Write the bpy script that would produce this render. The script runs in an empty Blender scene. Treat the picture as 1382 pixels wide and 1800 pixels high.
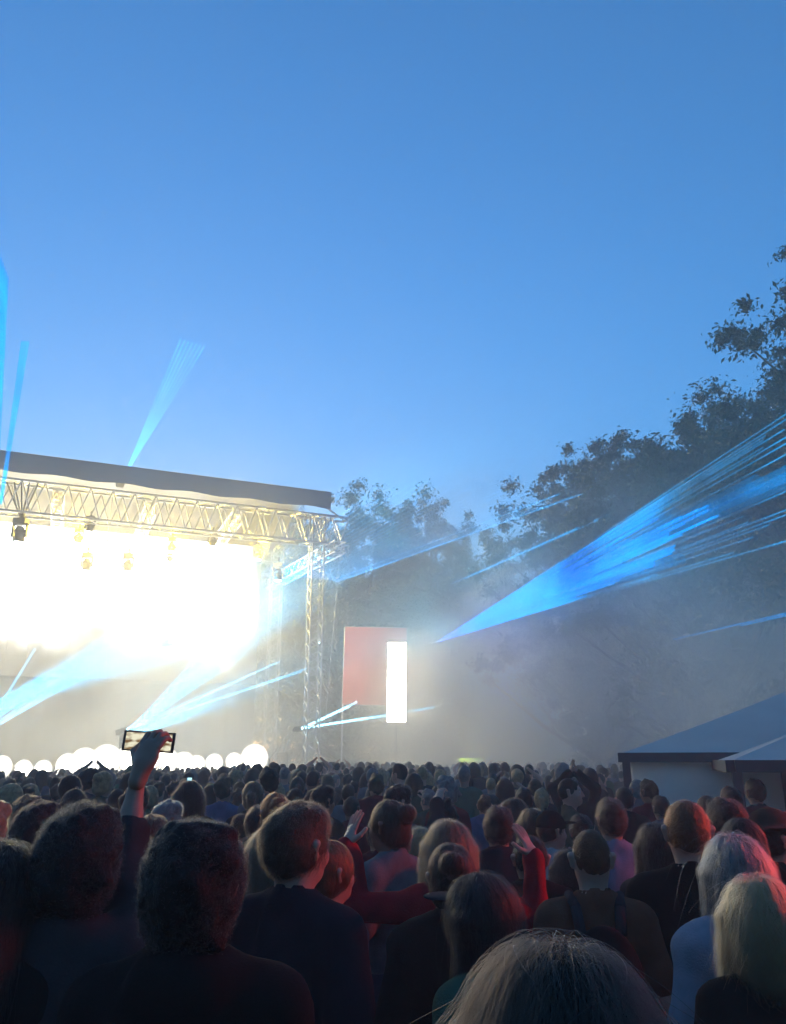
import bpy, math, random
import numpy as np
from mathutils import Vector, Matrix

R = math.radians
rng = np.random.default_rng(7)
random.seed(7)
SC = bpy.context.scene
COL = SC.collection

# ------------------------------------------------------------------ camera
F_PX, CX, CY = 1400.0, 691.0, 900.0            # focal length and centre in photograph pixels (1382 x 1800)
PITCH, CAM_Z = R(17.3), 1.9
cam = bpy.data.cameras.new('camera')
cam_o = bpy.data.objects.new('camera', cam)
COL.objects.link(cam_o)
cam.sensor_fit = 'VERTICAL'
cam.sensor_height = 36.0
cam.lens = F_PX / 1800 * 36.0
cam.clip_start, cam.clip_end = 0.05, 1000
cam_o.location = (0, 0, CAM_Z)
cam_o.rotation_euler = (R(90) + PITCH, 0, 0)
SC.camera = cam_o

# ------------------------------------------------------------------ sky, sun, exposure
SUN_EL, SUN_ROT = R(2.0), R(342)
world = bpy.data.worlds.new('World')
SC.world = world
world.use_nodes = True
wn = world.node_tree
sky = wn.nodes.new('ShaderNodeTexSky')
sky.sky_type = 'NISHITA'
sky.sun_disc = False
sky.sun_elevation, sky.sun_rotation = SUN_EL, SUN_ROT
sky.dust_density, sky.ozone_density, sky.air_density = 0.45, 4.7, 1.0
tint = wn.nodes.new('ShaderNodeVectorMath')          # the phone's cooler, greener rendering of the whole dusk sky
tint.operation = 'MULTIPLY'
tint.inputs[1].default_value = (.98, 1.075, .94)
wn.links.new(sky.outputs[0], tint.inputs[0])
wn.links.new(tint.outputs[0], wn.nodes['Background'].inputs[0])
wn.nodes['Background'].inputs[1].default_value = 0.15
SC.view_settings.view_transform = 'Standard'
SC.view_settings.look = 'None'
SC.view_settings.gamma = 1
SC.view_settings.use_curve_mapping = False
SC.view_settings.exposure = 2.66

HAZE_DENSITY = 0.0085
STAGE_GLOW = 1.15

# ------------------------------------------------------------------ render settings
cy = SC.cycles
cy.use_denoising = True
cy.use_adaptive_sampling = True
cy.adaptive_threshold = 0.02
cy.max_bounces, cy.diffuse_bounces, cy.glossy_bounces = 6, 2, 2
cy.transparent_max_bounces, cy.transmission_bounces, cy.volume_bounces = 64, 3, 3
cy.volume_step_rate, cy.volume_max_steps = 1.3, 128
cy.sample_clamp_indirect = 3.0
cy.sample_clamp_direct = 0.0
cy.caustics_reflective = cy.caustics_refractive = False


# ------------------------------------------------------------------ helpers: pixels to places, tags, meshes
def at(px, py, depth):
    """The point at ground distance depth (metres along +Y) that shows at photograph pixel px, py."""
    up0, r0 = CY - py, px - CX
    up = up0 * math.cos(PITCH) + F_PX * math.sin(PITCH)
    fw = F_PX * math.cos(PITCH) - up0 * math.sin(PITCH)
    return Vector((r0 / fw * depth, depth, CAM_Z + up / fw * depth))


def ground_z(x, y):
    return -0.024 * max(0.0, -x - 1.5)


def tag(o, label=None, cat=None, group=None, kind=None):
    if label: o['label'] = label
    if cat: o['category'] = cat
    if group: o['group'] = group
    if kind: o['kind'] = kind
    return o


def link(name, data, parent=None, loc=None, rz=0.0):
    o = bpy.data.objects.new(name, data)
    COL.objects.link(o)
    if parent is not None:
        o.parent = parent
    if loc is not None:
        o.location = loc
    if rz:
        o.rotation_euler = (0, 0, rz)
    return o


def empty(name, loc, rz=0.0):
    o = link(name, None, None, loc, rz)
    o.empty_display_size = 0.2
    return o


def mesh_np(name, V, faces, mats=(), smooth=True, midx=None):
    """faces: list of arrays (n,k) of vertex indices."""
    me = bpy.data.meshes.new(name)
    V = np.asarray(V, dtype=np.float32)
    faces = [np.asarray(f, dtype=np.int32) for f in faces if len(f)]
    loops = np.concatenate([f.ravel() for f in faces]) if faces else np.zeros(0, np.int32)
    tot = np.concatenate([np.full(len(f), f.shape[1], np.int32) for f in faces]) if faces else np.zeros(0, np.int32)
    start = np.concatenate([[0], np.cumsum(tot)[:-1]]).astype(np.int32) if len(tot) else tot
    me.vertices.add(len(V))
    me.vertices.foreach_set('co', V.ravel())
    me.loops.add(len(loops))
    me.loops.foreach_set('vertex_index', loops)
    me.polygons.add(len(tot))
    me.polygons.foreach_set('loop_start', start)
    me.polygons.foreach_set('loop_total', tot)
    for m in mats:
        me.materials.append(m)
    if midx is not None:
        me.polygons.foreach_set('material_index', np.asarray(midx, np.int32))
    me.polygons.foreach_set('use_smooth', np.full(len(tot), bool(smooth)))
    me.update(calc_edges=True)
    me.validate()
    return me


class MB:
    """Collects boxes, tubes and polygons and builds them as one mesh object."""
    def __init__(s):
        s.v, s.q, s.t, s.n = [], [], [], 0

    def raw(s, V, quads=(), tris=()):
        V = np.asarray(V, float)
        s.v.append(V)
        if len(quads): s.q.append(np.asarray(quads, int) + s.n)
        if len(tris): s.t.append(np.asarray(tris, int) + s.n)
        s.n += len(V)
        return s

    def box(s, c, size, M=None):
        a, b, d = [k / 2 for k in size]
        V = np.array([(x, y, z) for x in (-a, a) for y in (-b, b) for z in (-d, d)])
        if M is not None:
            V = V @ np.array(M.to_3x3()).T
        Q = [(0, 1, 3, 2), (4, 6, 7, 5), (0, 4, 5, 1), (2, 3, 7, 6), (0, 2, 6, 4), (1, 5, 7, 3)]
        return s.raw(V + np.array(c), Q)

    def tube(s, p, q, r, r2=None, n=6, caps=True):
        p, q = np.array(p, float), np.array(q, float)
        d = q - p
        L = np.linalg.norm(d)
        if L < 1e-6: return s
        d /= L
        a = np.cross(d, (0, 0, 1.0) if abs(d[2]) < .9 else (1.0, 0, 0))
        a /= np.linalg.norm(a)
        b = np.cross(d, a)
        r2 = r if r2 is None else r2
        th = np.arange(n) / n * 2 * math.pi
        ring = np.outer(np.cos(th), a) + np.outer(np.sin(th), b)
        V = np.concatenate([p + ring * r, q + ring * r2, [p, q]])
        i = np.arange(n); j = (i + 1) % n
        Q = np.stack([i, j, j + n, i + n], 1)
        T = np.concatenate([np.stack([j, i, np.full(n, 2 * n)], 1), np.stack([i + n, j + n, np.full(n, 2 * n + 1)], 1)]) if caps else []
        return s.raw(V, Q, T)

    def path(s, pts, radii, n=6):
        for k in range(len(pts) - 1):
            s.tube(pts[k], pts[k + 1], radii[k], radii[k + 1], n)
        return s

    def mesh(s, name, mats=(), smooth=False):
        return mesh_np(name, np.concatenate(s.v), ([np.concatenate(s.q)] if s.q else []) + ([np.concatenate(s.t)] if s.t else []), mats, smooth)

    def build(s, name, mat, parent=None, smooth=False, loc=None, rz=0.0):
        return link(name, s.mesh(name, [mat], smooth), parent, loc, rz)


# ------------------------------------------------------------------ materials
def nodes_of(m):
    m.use_nodes = True
    return m.node_tree, m.node_tree.nodes, m.node_tree.links


def set_in(node, name, v):
    s = node.inputs.get(name)
    if s is not None:
        s.default_value = v


def mat(name, col, rough=0.7, metal=0.0, var=0.25, scale=8.0, bump=0.0, bump_scale=60.0, sheen=0.0, spec=0.5, trans=0.0, detail=4.0):
    m = bpy.data.materials.new(name)
    nt, N, L = nodes_of(m)
    b = N['Principled BSDF']
    set_in(b, 'Roughness', rough); set_in(b, 'Metallic', metal); set_in(b, 'Specular IOR Level', spec)
    set_in(b, 'Sheen Weight', sheen)
    tc = N.new('ShaderNodeTexCoord')
    nz = N.new('ShaderNodeTexNoise')
    nz.inputs['Scale'].default_value = scale
    nz.inputs['Detail'].default_value = detail
    L.new(tc.outputs['Object'], nz.inputs['Vector'])
    ra = N.new('ShaderNodeValToRGB')
    c = np.array(col[:3])
    ra.color_ramp.elements[0].position, ra.color_ramp.elements[1].position = .3, .7
    ra.color_ramp.elements[0].color = (*(c * (1 - var)), 1)
    ra.color_ramp.elements[1].color = (*np.minimum(c * (1 + var), 1), 1)
    L.new(nz.outputs['Fac'], ra.inputs['Fac'])
    L.new(ra.outputs['Color'], b.inputs['Base Color'])
    if bump:
        n2 = N.new('ShaderNodeTexNoise')
        n2.inputs['Scale'].default_value = bump_scale
        n2.inputs['Detail'].default_value = 3
        L.new(tc.outputs['Object'], n2.inputs['Vector'])
        bp = N.new('ShaderNodeBump')
        bp.inputs['Strength'].default_value = bump
        bp.inputs['Distance'].default_value = 0.01
        L.new(n2.outputs['Fac'], bp.inputs['Height'])
        L.new(bp.outputs['Normal'], b.inputs['Normal'])
    if trans:
        out = N['Material Output']
        tr = N.new('ShaderNodeBsdfTranslucent')
        L.new(ra.outputs['Color'], tr.inputs['Color'])
        mx = N.new('ShaderNodeMixShader')
        mx.inputs['Fac'].default_value = trans
        L.new(b.outputs[0], mx.inputs[1]); L.new(tr.outputs[0], mx.inputs[2])
        L.new(mx.outputs[0], out.inputs['Surface'])
    return m


def emit_mat(name, col, strength):
    m = bpy.data.materials.new(name)
    nt, N, L = nodes_of(m)
    N.remove(N['Principled BSDF'])
    e = N.new('ShaderNodeEmission')
    e.inputs['Color'].default_value = (*col, 1)
    e.inputs['Strength'].default_value = strength
    L.new(e.outputs[0], N['Material Output'].inputs['Surface'])
    return m


def beam_mat(name, col, strength, scale=0.25, lo=.42, hi=.62, floor=0.0, absorb=(1, 1, 1)):
    """Laser light seen in drifting smoke: adds light over what is behind, in patches where smoke crosses the beam."""
    m = bpy.data.materials.new(name)
    nt, N, L = nodes_of(m)
    N.remove(N['Principled BSDF'])
    e = N.new('ShaderNodeEmission')
    e.inputs['Color'].default_value = (*col, 1)
    t = N.new('ShaderNodeBsdfTransparent')
    t.inputs[0].default_value = (*absorb, 1)
    a = N.new('ShaderNodeAddShader')
    g = N.new('ShaderNodeNewGeometry')
    nz = N.new('ShaderNodeTexNoise')
    nz.inputs['Scale'].default_value = scale
    nz.inputs['Detail'].default_value = 5
    L.new(g.outputs['Position'], nz.inputs['Vector'])
    mr = N.new('ShaderNodeMapRange')
    mr.inputs['From Min'].default_value, mr.inputs['From Max'].default_value = lo, hi
    mr.inputs['To Min'].default_value, mr.inputs['To Max'].default_value = floor * strength, strength
    L.new(nz.outputs['Fac'], mr.inputs['Value'])
    L.new(mr.outputs[0], e.inputs['Strength'])
    L.new(e.outputs[0], a.inputs[0]); L.new(t.outputs[0], a.inputs[1])
    L.new(a.outputs[0], N['Material Output'].inputs['Surface'])
    return m


def volume_mat(name, col, density, aniso=0.0):
    m = bpy.data.materials.new(name)
    nt, N, L = nodes_of(m)
    N.remove(N['Principled BSDF'])
    v = N.new('ShaderNodeVolumePrincipled')
    v.inputs['Color'].default_value = (*col, 1)
    v.inputs['Density'].default_value = density
    v.inputs['Anisotropy'].default_value = aniso
    L.new(v.outputs[0], N['Material Output'].inputs['Volume'])
    return m, N, L, v


def smoke_mat(name, col, density, scale, lo, hi, aniso=0.0, detail=3.0):
    """Drifting stage smoke: noise density that thins out towards every face of its box."""
    m, N, L, v = volume_mat(name, col, density, aniso)
    tc = N.new('ShaderNodeTexCoord')
    geo = N.new('ShaderNodeNewGeometry')
    nz = N.new('ShaderNodeTexNoise')
    nz.inputs['Scale'].default_value = scale
    nz.inputs['Detail'].default_value = detail
    L.new(geo.outputs['Position'], nz.inputs['Vector'])
    mr = N.new('ShaderNodeMapRange')
    mr.inputs['From Min'].default_value, mr.inputs['From Max'].default_value = lo, hi
    mr.inputs['To Min'].default_value, mr.inputs['To Max'].default_value = 0.0, density
    L.new(nz.outputs['Fac'], mr.inputs['Value'])
    sp = N.new('ShaderNodeSeparateXYZ')
    L.new(tc.outputs['Generated'], sp.inputs[0])
    prev = mr.outputs[0]
    for ax, (fade_lo, fade_hi) in zip('XYZ', ((.25, .3), (.25, .25), (.0, .75))):
        def fade(src, a, b):
            r = N.new('ShaderNodeMapRange')
            r.interpolation_type = 'SMOOTHSTEP'
            r.inputs['From Min'].default_value, r.inputs['From Max'].default_value = a, b
            L.new(src, r.inputs['Value'])
            return r.outputs[0]
        for a, b in (((0.0, fade_lo) if fade_lo else (None, None)), (1.0, 1.0 - fade_hi)):
            if a is None: continue
            mu = N.new('ShaderNodeMath'); mu.operation = 'MULTIPLY'
            L.new(prev, mu.inputs[0]); L.new(fade(sp.outputs[ax], a, b), mu.inputs[1])
            prev = mu.outputs[0]
    L.new(prev, v.inputs['Density'])
    return m


M_STEEL = mat('truss_steel', (.42, .42, .42), .45, .6, .15, 3)
M_BLACK = mat('black_metal', (.02, .02, .022), .5, .2, .2)
M_TARP = mat('roof_tarp', (.16, .16, .17), .7, 0, .15, .4, .3, 3)
M_DRAPE = mat('black_drape', (.022, .026, .03), .9, 0, .3, 1.5, .5, 4)
M_DECK = mat('stage_deck', (.06, .055, .05), .7, 0, .3, 2)
M_BARK = mat('bark', (.07, .055, .04), .9, 0, .35, 6, .8, 20)
M_LEAF = [mat('leaf_dark', (.035, .06, .022), .55, 0, .45, .5, trans=.25),
          mat('leaf_mid', (.05, .082, .028), .55, 0, .45, .5, trans=.25),
          mat('leaf_olive', (.085, .1, .035), .55, 0, .45, .5, trans=.25)]

# ------------------------------------------------------------------ the setting: ground and haze
gm = mat('trampled_grass', (.05, .06, .028), .95, 0, .5, .8, .6, 12)
gx = np.linspace(-115, 115, 93)
gy = np.linspace(-35, 125, 65)
GX, GY = np.meshgrid(gx, gy, indexing='ij')
GZ = -0.024 * np.maximum(0, -GX - 1.5)
gi = np.arange(93 * 65).reshape(93, 65)
ground = link('ground', mesh_np('ground', np.stack([GX, GY, GZ], -1).reshape(-1, 3),
              [np.stack([gi[:-1, :-1], gi[1:, :-1], gi[1:, 1:], gi[:-1, 1:]], -1).reshape(-1, 4)], [gm]))
tag(ground, kind='structure')

hz = MB().box((0, 45, 10.4), (240, 170, 26.8)).build('haze', volume_mat('haze_air', (.97, .97, .96), HAZE_DENSITY, .0)[0])
tag(hz, kind='stuff')

# ------------------------------------------------------------------ the stage
SR = np.array([-3.95, 40.0])                    # front right corner tower on the ground
SU = np.array([-.926, -.378])                   # along the front, towards the left of the photograph
SV = np.array([-.378, .926])                    # towards the back of the stage


def sp(u, v, z):
    q = SR + SU * u + SV * v
    return np.array([q[0], q[1], z])


SLEN, SDEP = 26.0, 9.0
ROT_S = Matrix(((SU[0], SV[0], 0), (SU[1], SV[1], 0), (0, 0, 1)))


def sbox(mb, u0, u1, v0, v1, z0, z1):
    c = (sp(u0, v0, z0) + sp(u1, v1, z1)) / 2
    mb.box(c, (abs(u1 - u0), abs(v1 - v0), z1 - z0), ROT_S)
    return mb


def truss(mb, p, q, w, h, pitch, rc=.05, rb=.03, up=(0, 0, 1)):
    """A box truss from p to q: four chords and zigzag braces on all four sides."""
    p, q, up = np.array(p, float), np.array(q, float), np.array(up, float)
    d = q - p; Ld = np.linalg.norm(d); d /= Ld
    s = np.cross(d, up); s /= np.linalg.norm(s)
    up = np.cross(s, d)
    cs = [s * w / 2 + up * h / 2, -s * w / 2 + up * h / 2, -s * w / 2 - up * h / 2, s * w / 2 - up * h / 2]
    for c in cs: mb.tube(p + c, q + c, rc, n=6)
    n = max(1, int(round(Ld / pitch)))
    for i in range(n):
        a, b = p + d * Ld * i / n, p + d * Ld * (i + 1) / n
        m = (a + b) / 2
        for k in range(4):
            c0, c1 = cs[k], cs[(k + 1) % 4]
            mb.tube(a + c0, m + c1, rb, n=4, caps=False)
            mb.tube(m + c1, b + c0, rb, n=4, caps=False)
    return mb


stage = empty('concert_stage', Vector(sp(SLEN / 2, 0, -.3)))
tag(stage, 'large open concert stage with grey roof and steel lattice towers at the far left', 'stage')


def spart(mb, name, m, parent=stage, smooth=False):
    o = mb.build(name, m, None, smooth)
    o.parent = parent
    wl = Vector((0, 0, 0))
    p = parent
    while p is not None:
        wl += p.location
        p = p.parent
    o.location = -wl
    return o


spart(sbox(MB(), -.6, SLEN, 0.3, SDEP + 1, -.6, 1.25), 'deck', M_DECK)
# roof: a slightly arched canopy with a deep front fascia
rv, rq = [], []
nu, nv = 30, 10
for i in range(nu + 1):
    for j in range(nv + 1):
        u = -.4 + (SLEN + .4) * i / nu
        v = -.9 + (SDEP + 3) * j / nv
        z = 15.25 + .10 * math.sin(u * 1.7) * (0 if j == 0 else 1) + 1.1 * math.sin(math.pi * j / nv) - .25 * j / nv
        rv.append(sp(u, v, z))
for i in range(nu):
    for j in range(nv):
        a = i * (nv + 1) + j
        rq.append((a, a + nv + 1, a + nv + 2, a + 1))
spart(MB().raw(rv, rq), 'roof', M_TARP, smooth=True)
fv, fq = [], []
for i in range(61):
    u = -.4 + (SLEN + .4) * i / 60
    for z, dv in ((15.24, -.9), (14.8, -.97 + .03 * math.sin(u * 3)), (14.3 + .05 * math.sin(u * 2.1), -.93)):
        fv.append(sp(u, dv, z))
for i in range(60):
    for j in range(2):
        a = i * 3 + j
        fq.append((a, a + 1, a + 4, a + 3))
spart(MB().raw(fv, fq), 'fascia', M_TARP, smooth=True)
spart(truss(MB(), sp(-1.6, 0, 13.35), sp(SLEN, 0, 13.35), .8, 1.5, 1.0, .06, .035), 'front_truss', M_STEEL)
spart(truss(MB(), sp(-.9, -1.2, 12.3), sp(.2, SDEP, 12.3), .6, .6, .8, .05, .03), 'side_truss', M_STEEL)
spart(truss(MB(), sp(0, SDEP - 1, 13.0), sp(SLEN, SDEP - 1, 13.0), .6, .8, 1.0), 'rear_truss', M_STEEL)
for u, v in ((0, 0), (0.1, 8.0), (SLEN - .5, 0), (SLEN - .5, 8)):
    spart(truss(MB(), sp(u, v, -.6), sp(u, v, 14.2), .62, .62, .7, .045, .026, up=(SV[0], SV[1], 0)), 'tower', M_STEEL)
for k in range(1, 6):
    spart(truss(MB(), sp(4.2 * k, 0, 13.6), sp(4.2 * k, SDEP - 1, 13.6), .45, .6, .9, .04, .025), 'roof_truss', M_STEEL)
wb = MB()
wv, wq = [], []
for i in range(81):
    u = 1.0 + (SLEN - 1.0) * i / 80
    for z in (1.0, 14.4):
        wv.append(sp(u, 8.3 + .08 * math.sin(i * 1.9), z))
for i in range(80):
    wq.append((2 * i, 2 * i + 1, 2 * i + 3, 2 * i + 2))
spart(wb.raw(wv, wq), 'backdrop_curtain', M_DRAPE, smooth=True)
# outrigger arm and pulley cables at the right hand tower
spart(MB().tube(sp(-1.6, 0, 14.0), sp(0, 0, 14.9), .05).tube(sp(-1.5, 0, 12.7), sp(0, 0, 9.5), .012, n=4).tube(sp(-1.3, 0, 12.7), sp(-.4, -.3, 1), .012, n=4)
      .tube(sp(0, 0, 4.6), sp(2.3, 1.2, 1.2), .03), 'bracing', M_STEEL)

# added wall of glowing tiles, its bright cloud imitating lit stage smoke
vw = empty('smoke_glow_wall', Vector(sp(10, 7.3, 7)))
tag(vw, 'huge added white glow wall imitating lit smoke at the back of the stage', 'glow wall')
GLOWM = bpy.data.materials.new('smoke_glow')
nt, N, L = nodes_of(GLOWM)
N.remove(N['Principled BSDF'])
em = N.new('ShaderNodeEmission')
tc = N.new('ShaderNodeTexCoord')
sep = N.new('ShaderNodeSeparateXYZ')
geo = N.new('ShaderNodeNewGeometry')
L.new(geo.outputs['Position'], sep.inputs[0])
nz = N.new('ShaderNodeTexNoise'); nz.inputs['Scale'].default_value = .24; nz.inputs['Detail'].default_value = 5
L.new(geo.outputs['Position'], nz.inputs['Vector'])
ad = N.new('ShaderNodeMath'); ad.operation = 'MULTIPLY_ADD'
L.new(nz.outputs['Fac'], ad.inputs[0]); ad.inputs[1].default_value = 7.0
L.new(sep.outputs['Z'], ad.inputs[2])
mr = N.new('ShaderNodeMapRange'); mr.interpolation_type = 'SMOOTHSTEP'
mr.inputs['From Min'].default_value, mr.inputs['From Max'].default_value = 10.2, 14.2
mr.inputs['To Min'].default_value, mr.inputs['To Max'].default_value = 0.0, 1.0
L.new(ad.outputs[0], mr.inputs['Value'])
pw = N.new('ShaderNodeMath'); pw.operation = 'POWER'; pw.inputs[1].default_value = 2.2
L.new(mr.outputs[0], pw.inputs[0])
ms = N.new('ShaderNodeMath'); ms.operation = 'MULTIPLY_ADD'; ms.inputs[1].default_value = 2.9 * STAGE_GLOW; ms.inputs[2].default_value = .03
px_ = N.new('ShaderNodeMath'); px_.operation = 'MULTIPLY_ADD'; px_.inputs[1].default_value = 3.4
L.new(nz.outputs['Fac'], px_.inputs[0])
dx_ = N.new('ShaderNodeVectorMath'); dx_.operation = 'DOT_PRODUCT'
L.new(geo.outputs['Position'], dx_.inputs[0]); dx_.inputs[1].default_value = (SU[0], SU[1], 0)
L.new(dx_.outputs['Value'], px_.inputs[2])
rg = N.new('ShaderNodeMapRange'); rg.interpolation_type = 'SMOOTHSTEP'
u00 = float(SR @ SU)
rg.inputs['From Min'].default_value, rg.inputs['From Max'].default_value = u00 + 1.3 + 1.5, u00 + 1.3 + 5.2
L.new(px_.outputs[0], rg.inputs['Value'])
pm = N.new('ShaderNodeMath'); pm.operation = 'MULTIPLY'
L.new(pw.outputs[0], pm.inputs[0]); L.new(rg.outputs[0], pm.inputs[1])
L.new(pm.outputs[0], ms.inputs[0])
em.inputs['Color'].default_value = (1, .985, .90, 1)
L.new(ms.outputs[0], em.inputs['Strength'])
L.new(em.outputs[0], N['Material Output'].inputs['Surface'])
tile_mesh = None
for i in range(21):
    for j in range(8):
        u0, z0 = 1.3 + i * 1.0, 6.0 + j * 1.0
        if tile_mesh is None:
            tile_mesh = MB().box((0, 0, 0), (.985, .08, .985), ROT_S).mesh('glow_tile', [GLOWM])
        link('glow_tile', tile_mesh, vw, Vector(sp(u0 + .5, 7.0, z0 + .5)) - vw.location)
fr = MB()
sbox(fr, 1.2, 22.4, 7.1, 7.3, 5.9, 6.0); sbox(fr, 1.2, 22.4, 7.1, 7.3, 14.0, 14.1)
for i in range(22):
    sbox(fr, 1.28 + i, 1.33 + i, 7.1, 7.25, 6.0, 14.0)
spart(fr, 'frame', M_BLACK, vw)


# lamps -------------------------------------------------------------
def lamp(kind, name, loc, energy, col, size=.2, direction=None, angle=60, blend=.5, parent=None):
    d = bpy.data.lights.new(name, kind)
    d.energy, d.color = energy, col
    if kind == 'SPOT':
        d.spot_size, d.spot_blend, d.shadow_soft_size = R(angle), blend, size
    elif kind == 'POINT':
        d.shadow_soft_size = size
    elif kind == 'AREA':
        d.size = size
    o = bpy.data.objects.new(name, d)
    COL.objects.link(o)
    o.location = loc
    if direction is not None:
        o.rotation_euler = Vector(direction).to_track_quat('-Z', 'Y').to_euler()
    if parent is not None:
        o.parent = parent
        o.location = Vector(loc) - parent.location
    return o


M_LENS_HOT = emit_mat('hot_lamp_lens', (1, .95, .8), 6)
# lamp glare put into the emission: strongest mid-lens, fading softly to the rim
M_LENS_FOOT = emit_mat('footlight_lens', (1, .95, .8), 6)
nt, N, L = nodes_of(M_LENS_FOOT)
tc = N.new('ShaderNodeTexCoord')
fl = N.new('ShaderNodeVectorMath'); fl.operation = 'MULTIPLY'; fl.inputs[1].default_value = (1, 0, 1)
vl = N.new('ShaderNodeVectorMath'); vl.operation = 'DISTANCE'; vl.inputs[1].default_value = (.5, 0, .5)
L.new(tc.outputs['Generated'], fl.inputs[0]); L.new(fl.outputs[0], vl.inputs[0])
fo = N.new('ShaderNodeMapRange')
fo.inputs['From Min'].default_value, fo.inputs['From Max'].default_value = .5, .0
L.new(vl.outputs['Value'], fo.inputs['Value'])
fp = N.new('ShaderNodeMath'); fp.operation = 'POWER'; fp.inputs[1].default_value = 1.8
L.new(fo.outputs[0], fp.inputs[0])
fm = N.new('ShaderNodeMath'); fm.operation = 'MULTIPLY_ADD'; fm.inputs[1].default_value = 9; fm.inputs[2].default_value = .16
L.new(fp.outputs[0], fm.inputs[0]); L.new(fm.outputs[0], N['Emission'].inputs['Strength'])
M_LENS_CYAN = emit_mat('cyan_lamp_lens', (.35, .85, 1), 3)


def moving_head(p, label, hang=True, lens=M_LENS_HOT, s=1.0, group='moving head lamps hanging from the roof', aim=(0, 0, -1)):
    p = Vector(p)
    t = empty('moving_head_lamp', p)
    tag(t, label, 'stage lamp', group)
    k = 1 if hang else -1
    MB().box((0, 0, -.1 * k * s), (.42 * s, .36 * s, .2 * s)).tube((0, 0, 0), (0, 0, .28 * s * k), .05 * s).build('base', M_BLACK, t)
    MB().box((.24 * s, 0, -.42 * k * s), (.06 * s, .14 * s, .5 * s)).box((-.24 * s, 0, -.42 * k * s), (.06 * s, .14 * s, .5 * s)).box((0, 0, -.215 * k * s), (.54 * s, .16 * s, .05 * s)).build('yoke', M_BLACK, t)
    a = np.array(aim, float); a /= np.linalg.norm(a)
    c = np.array((0, 0, -.55 * k * s))
    MB().tube(c - a * .26 * s, c - a * .05 * s, .13 * s, .2 * s, 12).tube(c - a * .05 * s, c + a * .3 * s, .2 * s, .19 * s, 12).build('head', M_BLACK, t, True)
    MB().tube(c + a * .3 * s, c + a * .315 * s, .165 * s, .165 * s, 14).build('lens', lens, t)
    return t


# lighting grid hung in front of the glow wall, with lamps at its ends
grid = empty('lighting_truss', at(230, 965, 40))
tag(grid, 'thin lighting truss hanging in front of the white smoke glow', 'truss')
g0, g1 = at(150, 955, 39.0), at(312, 973, 41.5)
spart(truss(MB(), g0, g1, .5, .45, .7, .035, .02).tube(np.array(g0) + (1, .3, 0), np.array(g0) + (1, .3, 2.6), .02).tube(np.array(g1) + (-.6, -.2, 0), np.array(g1) + (-.6, -.2, 2.8), .02), 'truss_frame', M_STEEL, grid)
for px, py, d, lb in ((155, 972, 39.1, 'black moving head lamp under the left end of the hanging lighting truss'),
                      (227, 974, 40.2, 'black moving head lamp under the middle of the hanging lighting truss'),
                      (300, 972, 41.2, 'small black moving head lamp under the right end of the hanging lighting truss')):
    moving_head(at(px, py, d), lb, s=1.1 if px < 290 else .6)
moving_head(at(375, 935, 39.2), 'black lamp hanging from the yellow lit front truss right of centre', s=.9)
moving_head(at(490, 990, 43.0), 'black lamp hanging under the side truss at the right tower', s=1.15)
moving_head(at(160, 908, 36.3), 'black lamp hanging from the front truss above the lighting truss', s=.9)
# the V shaped bracket with a big lamp at the left edge
vb = empty('lamp_bracket', at(38, 905, 35.0))
tag(vb, 'fan shaped dark bracket on the front truss at the left edge', 'bracket')
q0 = np.array(at(38, 915, 34.6))
b = MB()
for px in (12, 25, 38, 52, 68):
    b.tube(q0, at(px, 848, 34.6), .035)
spart(b, 'arm', M_BLACK, vb)
moving_head(at(38, 912, 34.6), 'large dark lamp on the fan shaped bracket at the left edge', s=1.3)

# blinders along the front of the stage
PARS = [(2, 1348, 33.6, .46, 'round white footlight cut by the left edge'), (40, 1354, 33.9, .42, 'smaller round footlight, second from the left edge'), (75, 1353, 34.3, .40, 'smaller round footlight, third from the left edge'),
        (118, 1346, 34.7, .52, 'first footlight of the merged glare left of the raised hand'), (147, 1340, 35.2, .62, 'tall footlight of the merged glare just left of the raised wrist'), (186, 1337, 35.6, .70, 'brightest footlight of the merged glare, half behind the raised wrist'),
        (225, 1338, 36.0, .66, 'footlight hidden by the raised wrist in the merged glare'), (258, 1341, 36.4, .60, 'footlight of the merged glare directly below the phone'), (289, 1338, 36.8, .64, 'footlight of the merged glare below the right end of the phone'),
        (322, 1342, 37.0, .52, 'second last footlight of the merged glare right of the phone'), (345, 1343, 37.3, .40, 'last small footlight of the merged glare right of the phone'),
        (376, 1341, 37.8, .42, 'round footlight just right of the merged glare'), (411, 1338, 38.2, .40, 'round footlight between the merged glare and the largest round lamp'), (447, 1333, 38.6, .66, 'largest round white footlight at the right end of the row')]
for px, py, d, r, lb in PARS:  # lens radii enlarged to the size of each lamp's glare
    p = at(px, py, d)
    t = empty('footlight', (p.x, p.y, p.z))
    tag(t, lb, 'footlight', 'footlights along the stage front')
    MB().tube((0, .35, 0), (0, .04, 0), r * .7, r * .93, 20).build('housing', M_BLACK, t, True)
    zr = p.z - 1.25
    MB().box((r + .02, .15, -zr / 2), (.04, .1, zr)).box((-r - .02, .15, -zr / 2), (.04, .1, zr)).build('bracket', M_BLACK, t)
    hv = [(0, -.12 * r, 0)]
    hq = []
    for k in range(1, 5):
        for a in range(20):
            th = a / 20 * 2 * math.pi
            hv.append((r * k / 4 * math.cos(th), .035 - (.12 * r + .035) * (1 - (k / 4) ** 2), r * k / 4 * math.sin(th)))
    tr = [(0, 1 + (a + 1) % 20, 1 + a) for a in range(20)]
    for k in range(3):
        for a in range(20):
            hq.append((1 + k * 20 + a, 1 + k * 20 + (a + 1) % 20, 21 + k * 20 + (a + 1) % 20, 21 + k * 20 + a))
    MB().raw(hv, hq, tr).build('lens', M_LENS_FOOT, t, True)

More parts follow.
